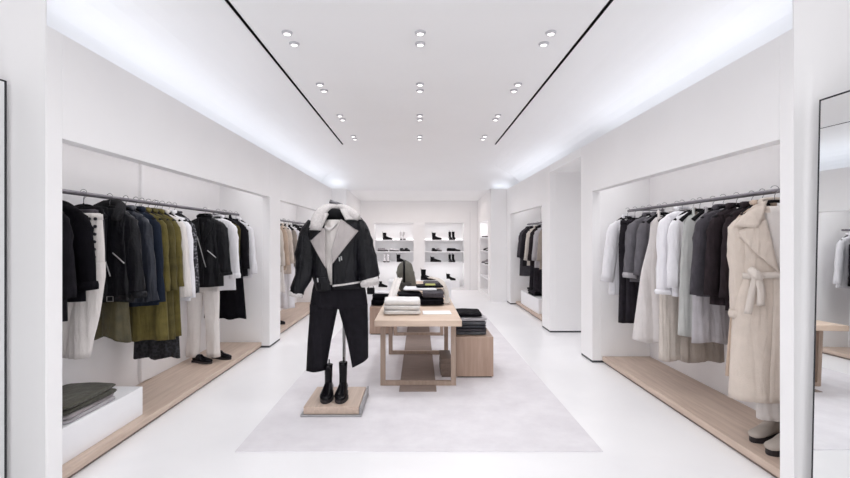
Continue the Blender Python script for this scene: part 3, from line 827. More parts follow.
# ---- far left rail (seen between column and jacket stand)
fl = [('cream_coat', 'cream short coat first on the far left rail after the column', 'coat', CREAM, 7.15, .98, 'lapel'), ('beige_coat', 'pale beige coat second on the far left rail', 'coat', IVORYB, 7.4, .96, 'lapel'),
      ('camel_coat', 'camel brown jacket third on the far left rail', 'jacket', CAMEL, 7.68, .98, 'lapel'), ('beige_coat', 'beige coat fourth on the far left rail', 'coat', BEIGE, 7.95, .90, 'lapel'),
      ('taupe_jacket', 'taupe jacket fifth on the far left rail', 'jacket', TAUPE, 8.25, 1.0, 'lapel'), ('white_blouse', 'white blouse sixth on the far left rail', 'blouse', WHITEC, 8.5, .95, 'shirt'),
      ('black_jacket', 'black jacket behind the sleeve of the display jacket, far left rail', 'jacket', BLACKW, 8.85, .98, 'lapel'), ('grey_coat', 'grey coat beyond the black jacket on the far left rail', 'coat', GREY, 9.3, .9, 'lapel')]
for nm, lb, ct, mm, yy, zh, cl in fl:
    top(nm, lb, ct, RLX + .02, yy, ST, ST - zh, mm, sl=.58, collar=cl, group=GFL)
skirt('white_dress', 'long white dress hanging low on the far left rail', 'dress', RLX + .05, 8.1, ST - .03, ST - .30, WHITEC, hem=.2, hd=.07, pleat=.004, group=GFL, strap=True)
skirt('cream_skirt', 'cream long skirt below the beige coats on the far left rail', 'skirt', RLX + .04, 7.55, 1.25, 1.25 - .62, CREAM, hem=.2, hd=.06, group=GFL, hang=False)

# ---- far right rail
fr = [('grey_coat', 'dark grey coat at the far end of the far right rail', 'coat', GREYC, 10.15, .68, 'lapel'), ('charcoal_coat', 'charcoal jacket second from the far end of the far right rail', 'jacket', CHAR, 9.85, .92, 'lapel'),
      ('beige_jacket', 'pale beige jacket on the far right rail', 'jacket', IVORYB, 9.45, .95, 'lapel'), ('dark_jacket', 'dark jacket between the beige and grey ones, far right rail', 'jacket', BROWN, 9.15, .95, 'lapel'),
      ('grey_jacket', 'light grey jacket nearest on the far right rail', 'jacket', GREYL, 8.85, .94, 'lapel'), ('taupe_coat', 'taupe coat cut off by the column on the far right rail', 'coat', TAUPE, 8.5, .94, 'lapel')]
for nm, lb, ct, mm, yy, zh, cl in fr:
    top(nm, lb, ct, RRX - .0, yy, ST, ST - zh, mm, sl=.58, collar=cl, group=GFR)
for yy, lb in ((9.3, 'long charcoal trousers below the beige jacket, far right rail'), (9.0, 'long charcoal trousers below the light grey jacket, far right rail')):
    trousers('charcoal_trousers', lb, RRX, yy, 1.5, 1.5 - .47, CHAR, group=GFR, hang=False)

# ------------------------------------------------------------------ shoes
def foot_mesh(L, W, hh, heel_h=0.):
    """side profile along y: toe at -L*.62, heel at +L*.38 ; returns bmesh of the upper's foot"""
    bm = bmesh.new(); P = []
    st = [(-.62, .12, .25), (-.60, .50, .45), (-.54, .80, .60), (-.42, .98, .78), (-.26, 1.0, .95), (-.08, .90, 1.35), (.08, .80, 1.75), (.22, .78, 1.8), (.33, .74, 1.7), (.37, .50, 1.4), (.385, .2, .9)]
    for yy, ww, zz in st:
        hw = W / 2 * ww; top_ = hh * zz * .5
        zb = heel_h * max(0, min(1, (yy + .25) / .45))
        row = []
        for k in range(14):
            a = 2 * PI * k / 14
            x = hw * math.copysign(abs(math.cos(a)) ** .6, math.cos(a)); z = math.sin(a)
            z = zb + (top_ - zb if top_ > zb else .02) * (.5 + .5 * z) if True else 0
            row.append((x * (1 if math.sin(a) < .4 else .85), yy * L, z))
        P.append(row)
    grid(bm, P, True, True)
    return bm
def shoe(name, label, loc, rz, style='boot', L=.27, W=.095, sh=.20, m=SHOEBLACK, sole_m=RUBBER, sole=.022, group=None, sr=.045):
    e = empty(name, label, 'boot' if 'boot' in name else 'shoe', loc, rz, group)
    bm = foot_mesh(L, W, .115 if style != 'low' else .085)
    bmesh.ops.translate(bm, verts=bm.verts, vec=(0, 0, sole))
    if style == 'boot':
        y0 = L * .20
        pts = spline([(0, y0 - .012, sole + .045, sr * 1.05), (0, y0, sole + .085, sr * .95), (0, y0 + .004, sole + sh * .6, sr * .98), (0, y0 + .002, sole + sh, sr * 1.08)], 10)
        tube(bm, [p[:3] for p in pts], [p[3] for p in pts], 16, cap=True, flat=1.25, wob=.015)
    bm_obj('upper', bm, m, e, smooth=True)
    bm = bmesh.new(); P = []
    out = []
    n = 26
    for k in range(n):
        a = 2 * PI * k / n
        yy = -.12 * L + .51 * L * math.sin(a)
        tt = (yy / L + .63)
        ww = W / 2 * (1.06 if yy < .0 else .90)
        out.append((ww * math.cos(a) * (1 if abs(math.sin(a)) < .95 else 1), yy))
    grid(bm, [[(x, y, z) for x, y in out] for z in (0, sole * .6, sole + .004)], True, True)
    abox(bm, -W * .36, W * .36, L * .12, L * .37, 0, sole + .003)
    bm_obj('sole', bm, sole_m, e, bevel=.002)
    if style == 'boot':
        bm = bmesh.new()
        tube(bm, [(0, L * .20 + sr * 1.30, sole + sh - .01), (0, L * .20 + sr * 1.34, sole + sh + .03), (0, L * .20 + sr * 1.22, sole + sh + .03)], .006, 8)
        bm_obj('pull_tab', bm, m, e)
    elif style == 'low':
        bm = bmesh.new(); tube(bm, spline([(-W * .42, .0, sole + .035), (0, -.01, sole + .068), (W * .42, 0, sole + .035)], 7), .009, 8, flat=1.6)
        bm_obj('strap', bm, m, e, smooth=True)
    return e

# hero boots on the stand, toes to the camera
shoe('ankle_boot', 'left black leather boot on the jacket stand base', (-.815, 4.06, .088), math.radians(4), L=.28, W=.112, sh=.25, group='black boots on the jacket stand', sole=.028, sr=.035)
shoe('ankle_boot', 'right black leather boot on the jacket stand base, against the pole', (-.685, 4.06, .088), math.radians(2), L=.28, W=.112, sh=.27, group='black boots on the jacket stand', sole=.028, sr=.036)
# black shoes under the white trousers
shoe('black_loafer', 'black low shoe half under the white wide-leg trousers', (-2.52, 5.24, .078), math.radians(72), 'low', group='black shoes under the white trousers', L=.26)
shoe('black_loafer', 'black low shoe nearer the platform edge under the white trousers', (-2.37, 5.42, .078), math.radians(70), 'low', group='black shoes under the white trousers', L=.26)
# taupe boots
shoe('taupe_boot', 'taupe suede boot with thick black sole, the one farther from the column', (2.50, 3.25, .078), math.radians(-68), L=.30, W=.115, sh=.27, m=BOOTBEIGE, sole=.035, group='taupe boots on the right platform', sr=.036)
shoe('taupe_boot', 'taupe suede boot with thick black sole, cut off by the near column', (2.47, 3.06, .078), math.radians(-68), L=.30, W=.115, sh=.27, m=BOOTBEIGE, sole=.035, group='taupe boots on the right platform', sr=.036)
shoe('black_loafer', 'black low shoe on the far left platform behind the column', (-2.40, 7.62, .078), math.radians(80), 'low')

# back shelves
def board(x0, x1, y0, y1, z, label, group, t=.035, led=True):
    e = empty('display_shelf', label, 'shelf', ((x0 + x1) / 2, (y0 + y1) / 2, z), 0, group)
    hx, hy = (x1 - x0) / 2, (y1 - y0) / 2
    bm = bmesh.new(); abox(bm, -hx, hx, -hy, hy, -t, 0); bm_obj('shelf_board', bm, M_PANEL, e, bevel=.002)
    if led:
        bm = bmesh.new(); abox(bm, -hx + .02, hx - .02, hy - .035, hy - .015, 0, .012); bm_obj('light_strip', bm, M_LED, e)
SHZ = (1.476, 1.135, .815)
for ni, (a, b) in enumerate(NX):
    for zi, z in enumerate(SHZ):
        board(a, b, BY + .02, 13.80, z, '%s white shelf in the %s shoe niche on the back wall' % (('top', 'middle', 'lowest')[zi], ('left', 'right')[ni]), 'white shelves in the back wall niches', led=(zi == 0))
    area('niche_light', ((a + b) / 2, BY + .15, NT - .01), (b - a - .1, .1), 1.3, WHITE)
    for zz in (SHZ[0] - .04, SHZ[1] - .04): area('niche_light', ((a + b) / 2, BY + .10, zz), (b - a - .1, .06), .7, WHITE)
    area('niche_light', ((a + b) / 2, BY + .12, SHZ[2] - .04), (b - a - .1, .08), 1.8, WHITE)
def bx(px, y=13.55): return (px - 419) / F * y
S = 'shoes on the back wall shelves'
def sh_(px, z, rz, label, y=13.56, **k):
    shoe(k.pop('name', 'display_boot'), label, (bx(px, y), y, z), math.radians(rz), group=S, **k)
sh_(386.5, SHZ[0], 75, 'black boot on the left niche top shelf', L=.30, sh=.19)
sh_(401.0, SHZ[0], 10, 'white slim boot left of its twin on the top shelf', m=SHOEWHITE, L=.26, sh=.22, W=.08, sr=.035)
sh_(404.3, SHZ[0], 10, 'white slim boot right of its twin on the top shelf', m=SHOEWHITE, L=.26, sh=.22, W=.08, sr=.035)
sh_(380.5, SHZ[1], 60, 'grey low shoe, left one on the left niche middle shelf', m=SHOEGREY, style='low', name='low_shoe', L=.24)
sh_(384.0, SHZ[1], 60, 'grey low shoe, second on the left niche middle shelf', m=SHOEGREY, style='low', name='low_shoe', L=.24)
sh_(393.0, SHZ[1], 85, 'white flat shoe in the centre of the left middle shelf', m=SHOEWHITE, style='low', name='low_shoe', L=.28)
sh_(402.2, SHZ[1], 30, 'black slide, left one at the end of the left middle shelf', style='low', name='low_shoe', L=.25, W=.12)
sh_(406.8, SHZ[1], 30, 'black slide, right one at the end of the left middle shelf', style='low', name='low_shoe', L=.25, W=.12)
sh_(384.6, SHZ[2], 5, 'white boot, left one on the left niche lowest shelf', m=SHOEWHITE, L=.26, sh=.2, W=.08, sr=.035)
sh_(388.0, SHZ[2], 5, 'white boot, right one on the left niche lowest shelf', m=SHOEWHITE, L=.26, sh=.2, W=.08, sr=.035)
sh_(400.5, SHZ[2], 80, 'tall black boot on the left niche lowest shelf', L=.30, sh=.20)
sh_(435.8, SHZ[0], 78, 'black boot seen from the side on the right niche top shelf', L=.29, sh=.19)
sh_(450.2, SHZ[0], 8, 'black slim boot, left one of the right top shelf pair', L=.26, sh=.22, W=.085, sr=.04)
sh_(453.6, SHZ[0], 8, 'black slim boot, right one of the right top shelf pair', L=.26, sh=.22, W=.085, sr=.04)
sh_(434.0, SHZ[1], 30, 'small black shoe on the right niche middle shelf', style='low', name='low_shoe', L=.24)
sh_(438.6, SHZ[1], 30, 'small grey shoe on the right niche middle shelf', m=SHOEGREY, style='low', name='low_shoe', L=.24)
sh_(450.5, SHZ[1], 75, 'black loafer, left one on the right middle shelf', style='low', name='low_shoe', L=.29)
sh_(454.5, SHZ[1], 75, 'black loafer, right one on the right middle shelf', style='low', name='low_shoe', L=.29, y=13.5)
sh_(434.5, SHZ[2], 80, 'black ankle boot on the right niche lowest shelf', L=.32, sh=.13)
sh_(450.0, SHZ[2], 8, 'black heeled boot, left one on the right lowest shelf', L=.25, sh=.2, W=.08, sr=.036)
sh_(453.4, SHZ[2], 8, 'black heeled boot, right one on the right lowest shelf', L=.25, sh=.2, W=.08, sr=.036)
bm = bmesh.new(); abox(bm, .55, 1.20, 13.42, 13.78, NB, .28)
tag(bm_obj('display_box', bm, M_PANEL, bevel=.004), 'low white box at the bottom of the right shoe niche', 'display box', 'white display boxes')
sh_(450.0, .28, 70, 'black ankle boot standing on the low white niche box', L=.28, sh=.16, y=13.5)
sh_(382.0, NB, 72, 'black ankle boot on the floor of the left shoe niche', L=.28, sh=.15, y=13.52)
# white display block before the shelves
bm = bmesh.new(); abox(bm, -.69, .72, 10.15, 10.75, 0.0, .56)
tag(bm_obj('display_block', bm, M_PANEL, bevel=.005), 'white block in front of the shoe niches with a black boot on it', 'display block', 'white display boxes')
shoe('display_boot', 'large black boot standing on the white block before the niches', (.17, 10.42, .56), math.radians(80), L=.34, sh=.22, W=.11)
# side niche shoes (right alcove wall)
for zi, z in enumerate((1.55, 1.2, .85, .5)):
    board(AX + .01, AX + .30, 11.35, 12.82, z, '%s shelf of the side niche on the right alcove wall' % ('top', 'second', 'third', 'bottom')[zi], 'shelves in the side niche', led=False)
area('niche_light', (AX + .1, 12.08, 1.97), (.12, 1.3), 2.5, WHITE)
for y, z, mm, lb in ((11.7, 1.55, SHOEWHITE, 'white shoe on the top side niche shelf, near one'), (12.3, 1.55, SHOEWHITE, 'white shoe on the top side niche shelf, far one'), (11.6, 1.2, SHOEWHITE, 'white shoe on the second side niche shelf'), (12.05, 1.2, SHOEBLACK, 'black shoe on the second side niche shelf'), (11.8, .85, SHOEWHITE, 'white shoe on the third side niche shelf'), (12.4, .85, SHOEGREY, 'grey shoe on the third side niche shelf')):
    shoe('low_shoe', lb, (AX + .14, y, z), math.radians(-80), 'low', m=mm, group='shoes in the side niche', L=.26)

# ------------------------------------------------------------------ tables
def table(y0, y1, label, zt=.711):
    yc = (y0 + y1) / 2; e = empty('oak_table', label, 'table', (-.008, yc, 0.008), 0, 'oak display tables')
    h = (y1 - y0) / 2; zt -= .008
    bm = bmesh.new(); abox(bm, -.425, .423, -h, h, zt - .058, zt); bm_obj('tabletop', bm, W_TABLE, e, bevel=.004)
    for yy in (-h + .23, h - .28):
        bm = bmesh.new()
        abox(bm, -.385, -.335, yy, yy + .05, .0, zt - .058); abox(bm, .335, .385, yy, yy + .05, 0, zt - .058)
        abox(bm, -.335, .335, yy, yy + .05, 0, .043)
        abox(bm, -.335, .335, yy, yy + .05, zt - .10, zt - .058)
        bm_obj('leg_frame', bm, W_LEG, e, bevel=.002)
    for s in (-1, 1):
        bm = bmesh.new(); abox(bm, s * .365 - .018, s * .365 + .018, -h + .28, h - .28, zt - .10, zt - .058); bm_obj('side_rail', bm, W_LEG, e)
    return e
table(4.40, 6.16, 'pale oak table nearest the camera with cream knitwear stack on it')
table(6.80, 8.50, 'second oak table behind, carrying the olive handbag')

def cube(x0, x1, y0, y1, z, label):
    e = empty('oak_cube', label, 'display cube', ((x0 + x1) / 2, (y0 + y1) / 2, 0.008), 0, 'oak display cubes')
    hx, hy = (x1 - x0) / 2, (y1 - y0) / 2
    bm = bmesh.new(); abox(bm, -hx, hx, -hy, hy, .014, z - .008); bm_obj('cube_body', bm, W_CUBE, e, bevel=.003)
    bm = bmesh.new(); abox(bm, -hx + .015, hx - .015, -hy + .015, hy - .015, 0, .014); bm_obj('shadow_base', bm, M_GAP, e)
cube(.40, .80, 4.89, 5.50, .447, 'square oak cube right of the front table with folded dark jeans')
cube(-.77, -.43, 7.10, 7.72, .44, 'oak cube left of the second table with black folded knitwear')
# low slatted crate under the table
e = empty('slatted_crate', 'low brown slatted crate on the rug under the front table', 'crate', (.30, 5.10, .008))
W_DARK = wood('brown_slats', (0.14, .10, .08), (.20, .14, .11), 'y')
for q in range(3):
    bm = bmesh.new(); abox(bm, -.065, .055, -.19, .19, .02 + q * .068, .065 + q * .068); bm_obj('slat', bm, W_DARK, e, bevel=.002)
for sy in (-1, 1):
    bm = bmesh.new(); abox(bm, -.055, .045, sy * .17 - .012, sy * .17 + .012, 0, .20); bm_obj('crate_post', bm, W_DARK, e)

# ------------------------------------------------------------------ folded clothes
def folded(name, label, cat, x, y, z, w_, d_, h, m, group=None, rz=0., layers=2, soft=.4, seed=0, droop=0.):
    bm = bmesh.new(); P = []
    nx, nr = 17, 36
    for i in range(nx):
        u = -1 + 2 * i / (nx - 1)
        edge = (1 - abs(u) ** 6) ** .5 if abs(u) < 1 else 0.0
        row = []
        for k in range(nr):
            a = 2 * PI * k / nr
            cy, cz = math.cos(a), math.sin(a)
            pw = .38
            yy = math.copysign(abs(cy) ** pw, cy); zz = math.copysign(abs(cz) ** (pw + .1), cz)
            # grooves between folded layers on the front and back
            g = 0
            if layers > 1: g = .05 * abs(math.sin(layers * PI * (zz + 1) / 2 )) ** .5 - .05
            hh = h / 2 * (.80 + .20 * edge) * (1 + .06 * math.sin(3.1 * u + seed) + .04 * math.sin(5 * yy + seed * 2))
            row.append((u * w_ / 2 * (1 + g * .3) + .004 * math.sin(4 * zz + seed), yy * d_ / 2 * (.93 + .07 * edge + g) + .006 * math.sin(4 * u + seed), h / 2 + zz * hh - droop * abs(u) ** 4))
        P.append(row)
    grid(bm, P, True, True)
    mz = min(v.co.z for v in bm.verts)
    for v in bm.verts: v.co.z -= mz
    o = bm_obj(name, bm, m, None, (x, y, z), smooth=True)
    o.rotation_euler = (0, 0, rz)
    return tag(o, label, cat, group)
TT = .712
OFFW = fab('off_white_knit', (0.76, 0.74, 0.725), var=.02, bump=.5)
G1 = 'cream folded knitwear on the front table'
folded('folded_sweater', 'cream folded sweater at the bottom of the front table stack', 'sweater', -.18, 4.86, TT, .38, .34, .050, OFFW, G1, .04, 2, seed=1)
folded('folded_sweater', 'cream folded sweater in the middle of the front table stack', 'sweater', -.175, 4.865, TT + .050, .375, .34, .048, OFFW, G1, -.02, 2, seed=2)
folded('folded_sweater', 'thick white folded sweater on top of the front table stack', 'sweater', -.18, 4.87, TT + .098, .37, .33, .058, OFFW, G1, .05, 1, seed=3)
bm = bmesh.new(); abox(bm, -.15, .15, -.11, .11, 0, .006)
o = tag(bm_obj('price_card', bm, PAPER, None, (.19, 4.86, TT), bevel=.001), 'blank white card lying flat right of the cream sweater stack', 'card'); o.rotation_euler = (0, 0, .03)
G2 = 'dark knitwear pile on the front table'
folded('folded_trousers', 'black folded trousers at the bottom of the dark pile', 'trousers', .06, 5.55, TT, .46, .42, .075, BLACKC, G2, .02, 2, seed=4)
folded('folded_sweater', 'grey folded sweater on the right side of the dark pile', 'sweater', .17, 5.57, TT + .076, .25, .38, .085, GREYC, G2, 0, 2, seed=5)
folded('folded_sweater', 'black folded sweater on the left side of the dark pile', 'sweater', -.115, 5.58, TT + .076, .28, .36, .06, BLACKC, G2, .1, 2, seed=6)
folded('folded_shirt', 'white folded shirt with grey edge across the dark pile', 'shirt', .02, 5.62, TT + .162, .40, .30, .030, WHITEC, G2, -.05, 1, seed=7)
folded('folded_tunic', 'thin black folded top with a belt above the white shirt', 'top', .13, 5.66, TT + .193, .32, .28, .026, BLACKC, G2, .05, 1, seed=8)
YEL = mat('yellow_green_cloth', (.34, .34, .10), .8)
folded('folded_scarf', 'narrow yellow green folded scarf on top of the dark pile', 'scarf', .14, 5.64, TT + .22, .12, .20, .009, YEL, G2, 0, 1, seed=9)
# draped cream scarves
def drape(name, label, pts, wd, m):
    sp = spline(pts, 22)
    bm = bmesh.new(); rows_ = []
    for i, p in enumerate(sp):
        q = sp[min(i + 1, 21)]; r = sp[max(i - 1, 0)]
        t = (Vector(q) - Vector(r)).normalized(); a = t.cross(Vector((0, -.5, 1))).normalized()
        rows_.append([tuple(Vector(p) + a * wd * (u - .5) + Vector((0, 0, .007 * math.sin(u * 14 + i * .25)))) for u in [k / 9 for k in range(10)]])
    grid(bm, rows_)
    return tag(bm_obj(name, bm, m, smooth=True, solid=.008), label, 'scarf', 'cream scarves draped on the tables')
drape('draped_scarf', 'cream scarf draped over the right side of the dark pile', [(.14, 6.05, .99), (.22, 5.85, .985), (.29, 5.70, .955), (.335, 5.62, .86), (.345, 5.55, .76), (.35, 5.45, .735)], .055, IVORYB)
drape('draped_scarf', 'cream scarf trailing down the left edge of the front table', [(-.27, 6.05, .98), (-.30, 5.90, .90), (-.33, 5.70, .80), (-.345, 5.45, .745), (-.33, 5.2, .735)], .10, CREAM)
G3 = 'dark jeans on the right oak cube'
CB = .448
jm = [fab('washed_black_denim', (.085, .085, .095), var=.4), GREYC, fab('charcoal_denim', (.03, .031, .04), var=.3), GREYL, BLACKC]
for i, (h, mm, lb) in enumerate(((.038, jm[0], 'bottom folded jeans'), (.036, jm[1], 'second folded jeans'), (.036, jm[2], 'third folded jeans'), (.040, jm[0], 'fourth folded jeans'), (.045, jm[3], 'light grey folded trousers'), (.045, jm[4], 'black folded trousers on top'))):
    z = CB + sum((.038, .036, .036, .040, .045, .045)[:i])
    folded('folded_jeans', '%s of the stack on the right oak cube' % lb, 'jeans', .57 - (.02 if i == 5 else 0), 5.16, z, .33 - .05 * (i == 5), .40, h, mm, G3, .03 * math.sin(i * 2), 2, seed=i + 10)
G4 = 'black knitwear on the left oak cube'
folded('folded_sweater', 'black folded sweater, lower one on the left oak cube', 'sweater', -.62, 7.36, .441, .27, .36, .09, BLACKC, G4, 0, 2, seed=20)
folded('folded_sweater', 'black folded sweater, upper one on the left oak cube', 'sweater', -.615, 7.37, .531, .26, .35, .09, BLACKC, G4, .05, 2, seed=21)
folded('folded_shirt', 'white folded shirt on the black sweaters, left oak cube', 'shirt', -.55, 7.40, .621, .28, .33, .035, WHITEC, G4, -.1, 1, seed=22)
folded('folded_sweater', 'grey folded sweater at the far end of the second table', 'sweater', .22, 7.5, TT, .3, .34, .09, GREYC, None, 0, 2, seed=23)
# second-row white pedestal with small black bag
bm = bmesh.new(); abox(bm, -1.15, -.72, 8.45, 8.95, .008, .46)
tag(bm_obj('display_block', bm, M_PANEL, bevel=.004), 'white pedestal left of the second table carrying a small black box bag', 'display block', 'white display boxes')
e = empty('box_bag', 'small black box bag on the white pedestal by the jacket cuff', 'bag', (-.91, 8.6, .461))
bm = bmesh.new(); abox(bm, -.07, .07, -.05, .05, 0, .12); bm_obj('bag_body', bm, SHOEBLACK, e, bevel=.012)
bm = bmesh.new(); tube(bm, spline([(-.05, 0, .12), (-.03, 0, .17), (.03, 0, .17), (.05, 0, .12)], 9), .006, 8); bm_obj('handle', bm, SHOEBLACK, e)

# olive handbag standing on second table
def handbag():
    e = empty('olive_handbag', 'tall olive grey soft bag with dark strap on the second table', 'bag', (-.195, 6.98, TT))
    OG = mat('olive_grey_nylon', (.12, .115, .095), .5, var=.25, bump=.5, bscale=20, vscale=10)
    bm = bmesh.new(); P = []
    pr = [(0, .80), (.04, .95), (.12, .98), (.22, 1.06), (.30, 1.05), (.38, .86), (.43, .55), (.452, .18)]
    for z, f in spline(pr, 20):
        P.append([(.018 * math.sin(z * 11 + 1) + (.135 if z < .3 else .12) * f * math.cos(a) * (1 + .06 * math.sin(4 * a + z * 20)), .085 * f * math.sin(a) * (1 + .08 * math.sin(5 * a + z * 9)), z) for a in [2 * PI * k / 28 for k in range(28)]])
    grid(bm, P, True, True); bm_obj('bag_body', bm, OG, e, smooth=True)
    bm = bmesh.new()
    grid(bm, [[(x, -.092 * math.sin(min(1, t * 1.15) * PI * .93 + .12) - .004 if False else y_, z) for x in (-.045, -.015)] for t, y_, z in [(0, -.070, .02), (.2, -.086, .12), (.4, -.094, .22), (.6, -.094, .31), (.8, -.070, .40), (.9, -.035, .45), (1, .02, .462)]])
    bm_obj('strap', bm, SHOEBLACK, e, smooth=True, solid=.010)
    bm = bmesh.new(); abox(bm, -.085, .085, -.115, -.055, .0, .13); p = bm_obj('front_pocket', bm, mat('dark_bag_leather', (.035, .032, .028), .35), e, bevel=.015)
    bm = bmesh.new(); tube(bm, [(.0, -.118, .07), (.0, -.126, .07)], .016, 14, up=Vector((0, 0, 1))); bm_obj('clasp', bm, SILVER, p)
handbag()

# left foreground: white block with folded olive / grey clothes
e = empty('white_bench', 'long white block on the left platform carrying folded dark clothes', 'display block', (-2.49, 3.13, .078), 0, 'white display boxes')
bm = bmesh.new(); abox(bm, -.23, .25, -.45, .56, 0, .228); bm_obj('block_body', bm, M_PANEL, e, bevel=.004)
G5 = 'folded clothes on the left white block'
for i, (h, mm, lb) in enumerate(((.028, GREYL, 'light grey folded shirt at the bottom'), (.028, fab('dove_grey', (.30, .27, .28)), 'grey folded top in the middle'), (.036, fab('moss_black', (.050, .047, .035), var=.3), 'dark olive folded sweater'), (.036, fab('moss_black2', (.062, .060, .045), var=.3), 'moss grey folded sweater on top'))):
    folded('folded_sweater', '%s of the stack on the left white block' % lb, 'sweater', -2.42, 3.15, .306 + (0, .028, .056, .092)[i], .32 + .02 * (i > 1), .50, h, mm, G5, .06 * math.sin(i * 2.3), 1, seed=30 + i)
# block with pile, far right recess
bm = bmesh.new(); abox(bm, 2.26, 2.72, 8.6, 10.1, .078, .36)
tag(bm_obj('display_block', bm, M_PANEL, bevel=.004), 'low white block under the far right rail', 'display block', 'white display boxes')
for i in range(3):
    folded('folded_trousers', '%s black folded trousers on the white block, far right recess' % ('bottom', 'middle', 'top')[i], 'trousers', 2.46, 9.3, .36 + i * .045, .36, .5, .045, (BLACKC, CHAR, BLACKC)[i], 'black trousers on the far right block', .05 * i, 2, seed=40 + i)

# ------------------------------------------------------------------ jacket stand
def pt(px, py, y): return ((px - 419) / F * y, 1.5 - (py - 239) / F * y)
e = empty('display_stand', 'steel clothes stand with square oak base holding the black jacket outfit', 'clothes stand', (-.738, 4.085, .008))
bm = bmesh.new(); abox(bm, -.256, .256, -.275, .275, 0, .018); bm_obj('steel_tray', bm, M_STEEL, e, bevel=.002)
bm = bmesh.new(); abox(bm, .236, .252, -.26, .30, .018, .075); bm_obj('side_strip', bm, M_STEEL, e, bevel=.002)
bm = bmesh.new(); abox(bm, -.235, .232, -.255, .265, .018, .080); bm_obj('oak_base', bm, W_PLINTH, e, bevel=.003)
bm = bmesh.new(); tube(bm, [(.045, .12, .08), (.045, .12, 1.79)], .0145, 16); bm_obj('pole', bm, M_STEEL, e, smooth=True)
bm = bmesh.new(); tube(bm, [(.055, .12, 1.775), (.03, .10, 1.80), (-.075, .06, 1.835)], .018, 12, up=Vector((0, 0, 1))); bm_obj('top_arm', bm, mat('dark_steel', (.16, .155, .165), .4, .7), e, smooth=True)
e = empty('display_hanger', 'broad black hanger inside the shearling jacket on the stand', 'hanger', (-.775, 4.15, 1.70))
bm = bmesh.new(); sp = spline([(-.20, 0, -.075, .022), (-.10, -.01, -.01, .034), (-.05, -.03, .022, .044), (0, -.035, .030, .048), (.05, -.03, .022, .044), (.10, -.01, -.01, .034), (.20, 0, -.075, .022)], 21)
tube(bm, [p[:3] for p in sp], [p[3] for p in sp], 14); bm_obj('shoulder_bar', bm, M_DARK, e, smooth=True)
bm = bmesh.new(); tube(bm, [(0, 0, .03), (0.01, .0, .105)], .005, 8); bm_obj('hook', bm, M_HOOK, e, smooth=True)

def interp(tab, z):
    if z >= tab[0][0]: return tab[0][1:]
    for a, b in zip(tab[:-1], tab[1:]):
        if z >= b[0]:
            t = (a[0] - z) / (a[0] - b[0]); return tuple(a[i] + (b[i] - a[i]) * t for i in range(1, len(a)))
    return tab[-1][1:]

# trousers of the outfit: origin at waist centre
def outfit_trousers():
    Y = 4.14; s = Y / F
    e = empty('cropped_trousers', 'black wide cropped trousers hanging on the jacket stand', 'trousers', (-.745, Y, 1.14))
    # rows (z, half-w, half-d, cx) in local coordinates
    def R(py, x0, x1, d):
        xa, z = pt(x0, py, Y); xb, _ = pt(x1, py, Y)
        return (z - 1.14, (xb - xa) / 2, d, (xa + xb) / 2 + .745)
    hips = Body([R(279, 315, 362, .07), R(290, 312.5, 365.5, .08), R(300, 311, 367, .085), R(308, 310, 367.5, .08)], .008, 26, 1.0, .002, 0)
    hips.mesh('hips', BLACKW, e, rows=14, n=32)
    lb = Body([R(304, 310, 338.2, .078), R(311, 310, 337, .078), R(322, 309.5, 334.6, .078), R(340, 308, 331, .078), R(369.5, 306.5, 326, .07)], .012, 24, 2.0, .003, 0)
    lb.mesh('leg', BLACKW, e, rows=26, n=24, hemwave=.006)
    rb = Body([R(304, 337.8, 367.5, .078), R(311, 339.3, 367.5, .078), R(322, 342.5, 367.8, .078), R(340, 347.5, 368.0, .078), R(363, 352.5, 368, .07)], .012, 24, 3.0, .003, 0)
    o = rb.mesh('leg', BLACKW, e, rows=26, n=24)
    # slanted hem of the right leg
    me = o.data; zl = min(v.co.z for v in me.vertices)
    for v in me.vertices:
        t = max(0, min(1, (zl + .35 - v.co.z) / .35))
        v.co.z += (v.co.x - .20) * .62 * t ** 3
    w_ = Body([R(277.5, 315.5, 361.5, .072), R(282, 315, 362, .074)], .001, 26, 1, 0, 0)
    w_.mesh('waistband', BLACKW, e, rows=3, solid=.01)
outfit_trousers()

def outfit_blouse():
    Y = 4.13
    e = empty('inner_blouse', 'cream draped blouse worn inside the shearling jacket', 'blouse', (-.80, Y, 1.66))
    def R(py, x0, x1, d):
        xa, z = pt(x0, py, Y); xb, _ = pt(x1, py, Y)
        return (z - 1.66, (xb - xa) / 2, d, (xa + xb) / 2 + .80)
    B = Body([R(220, 327, 341, .055), R(225, 324, 345, .065), R(240, 321, 346, .085), R(262, 321, 346, .088), R(284, 323, 340, .075)], .012, 60, 1.3, .004, 0)
    B.mesh('body', CREAM, e, rows=24, n=26)
    bm = bmesh.new(); tube(bm, spline([(-.07, -.03, .0), (-.045, -.075, -.045), (0.0, -.092, -.075), (.045, -.075, -.045), (.07, -.03, .0)], 11), .014, 10, flat=1.4)
    bm_obj('cowl_neck', bm, IVORY, e, smooth=True)
outfit_blouse()

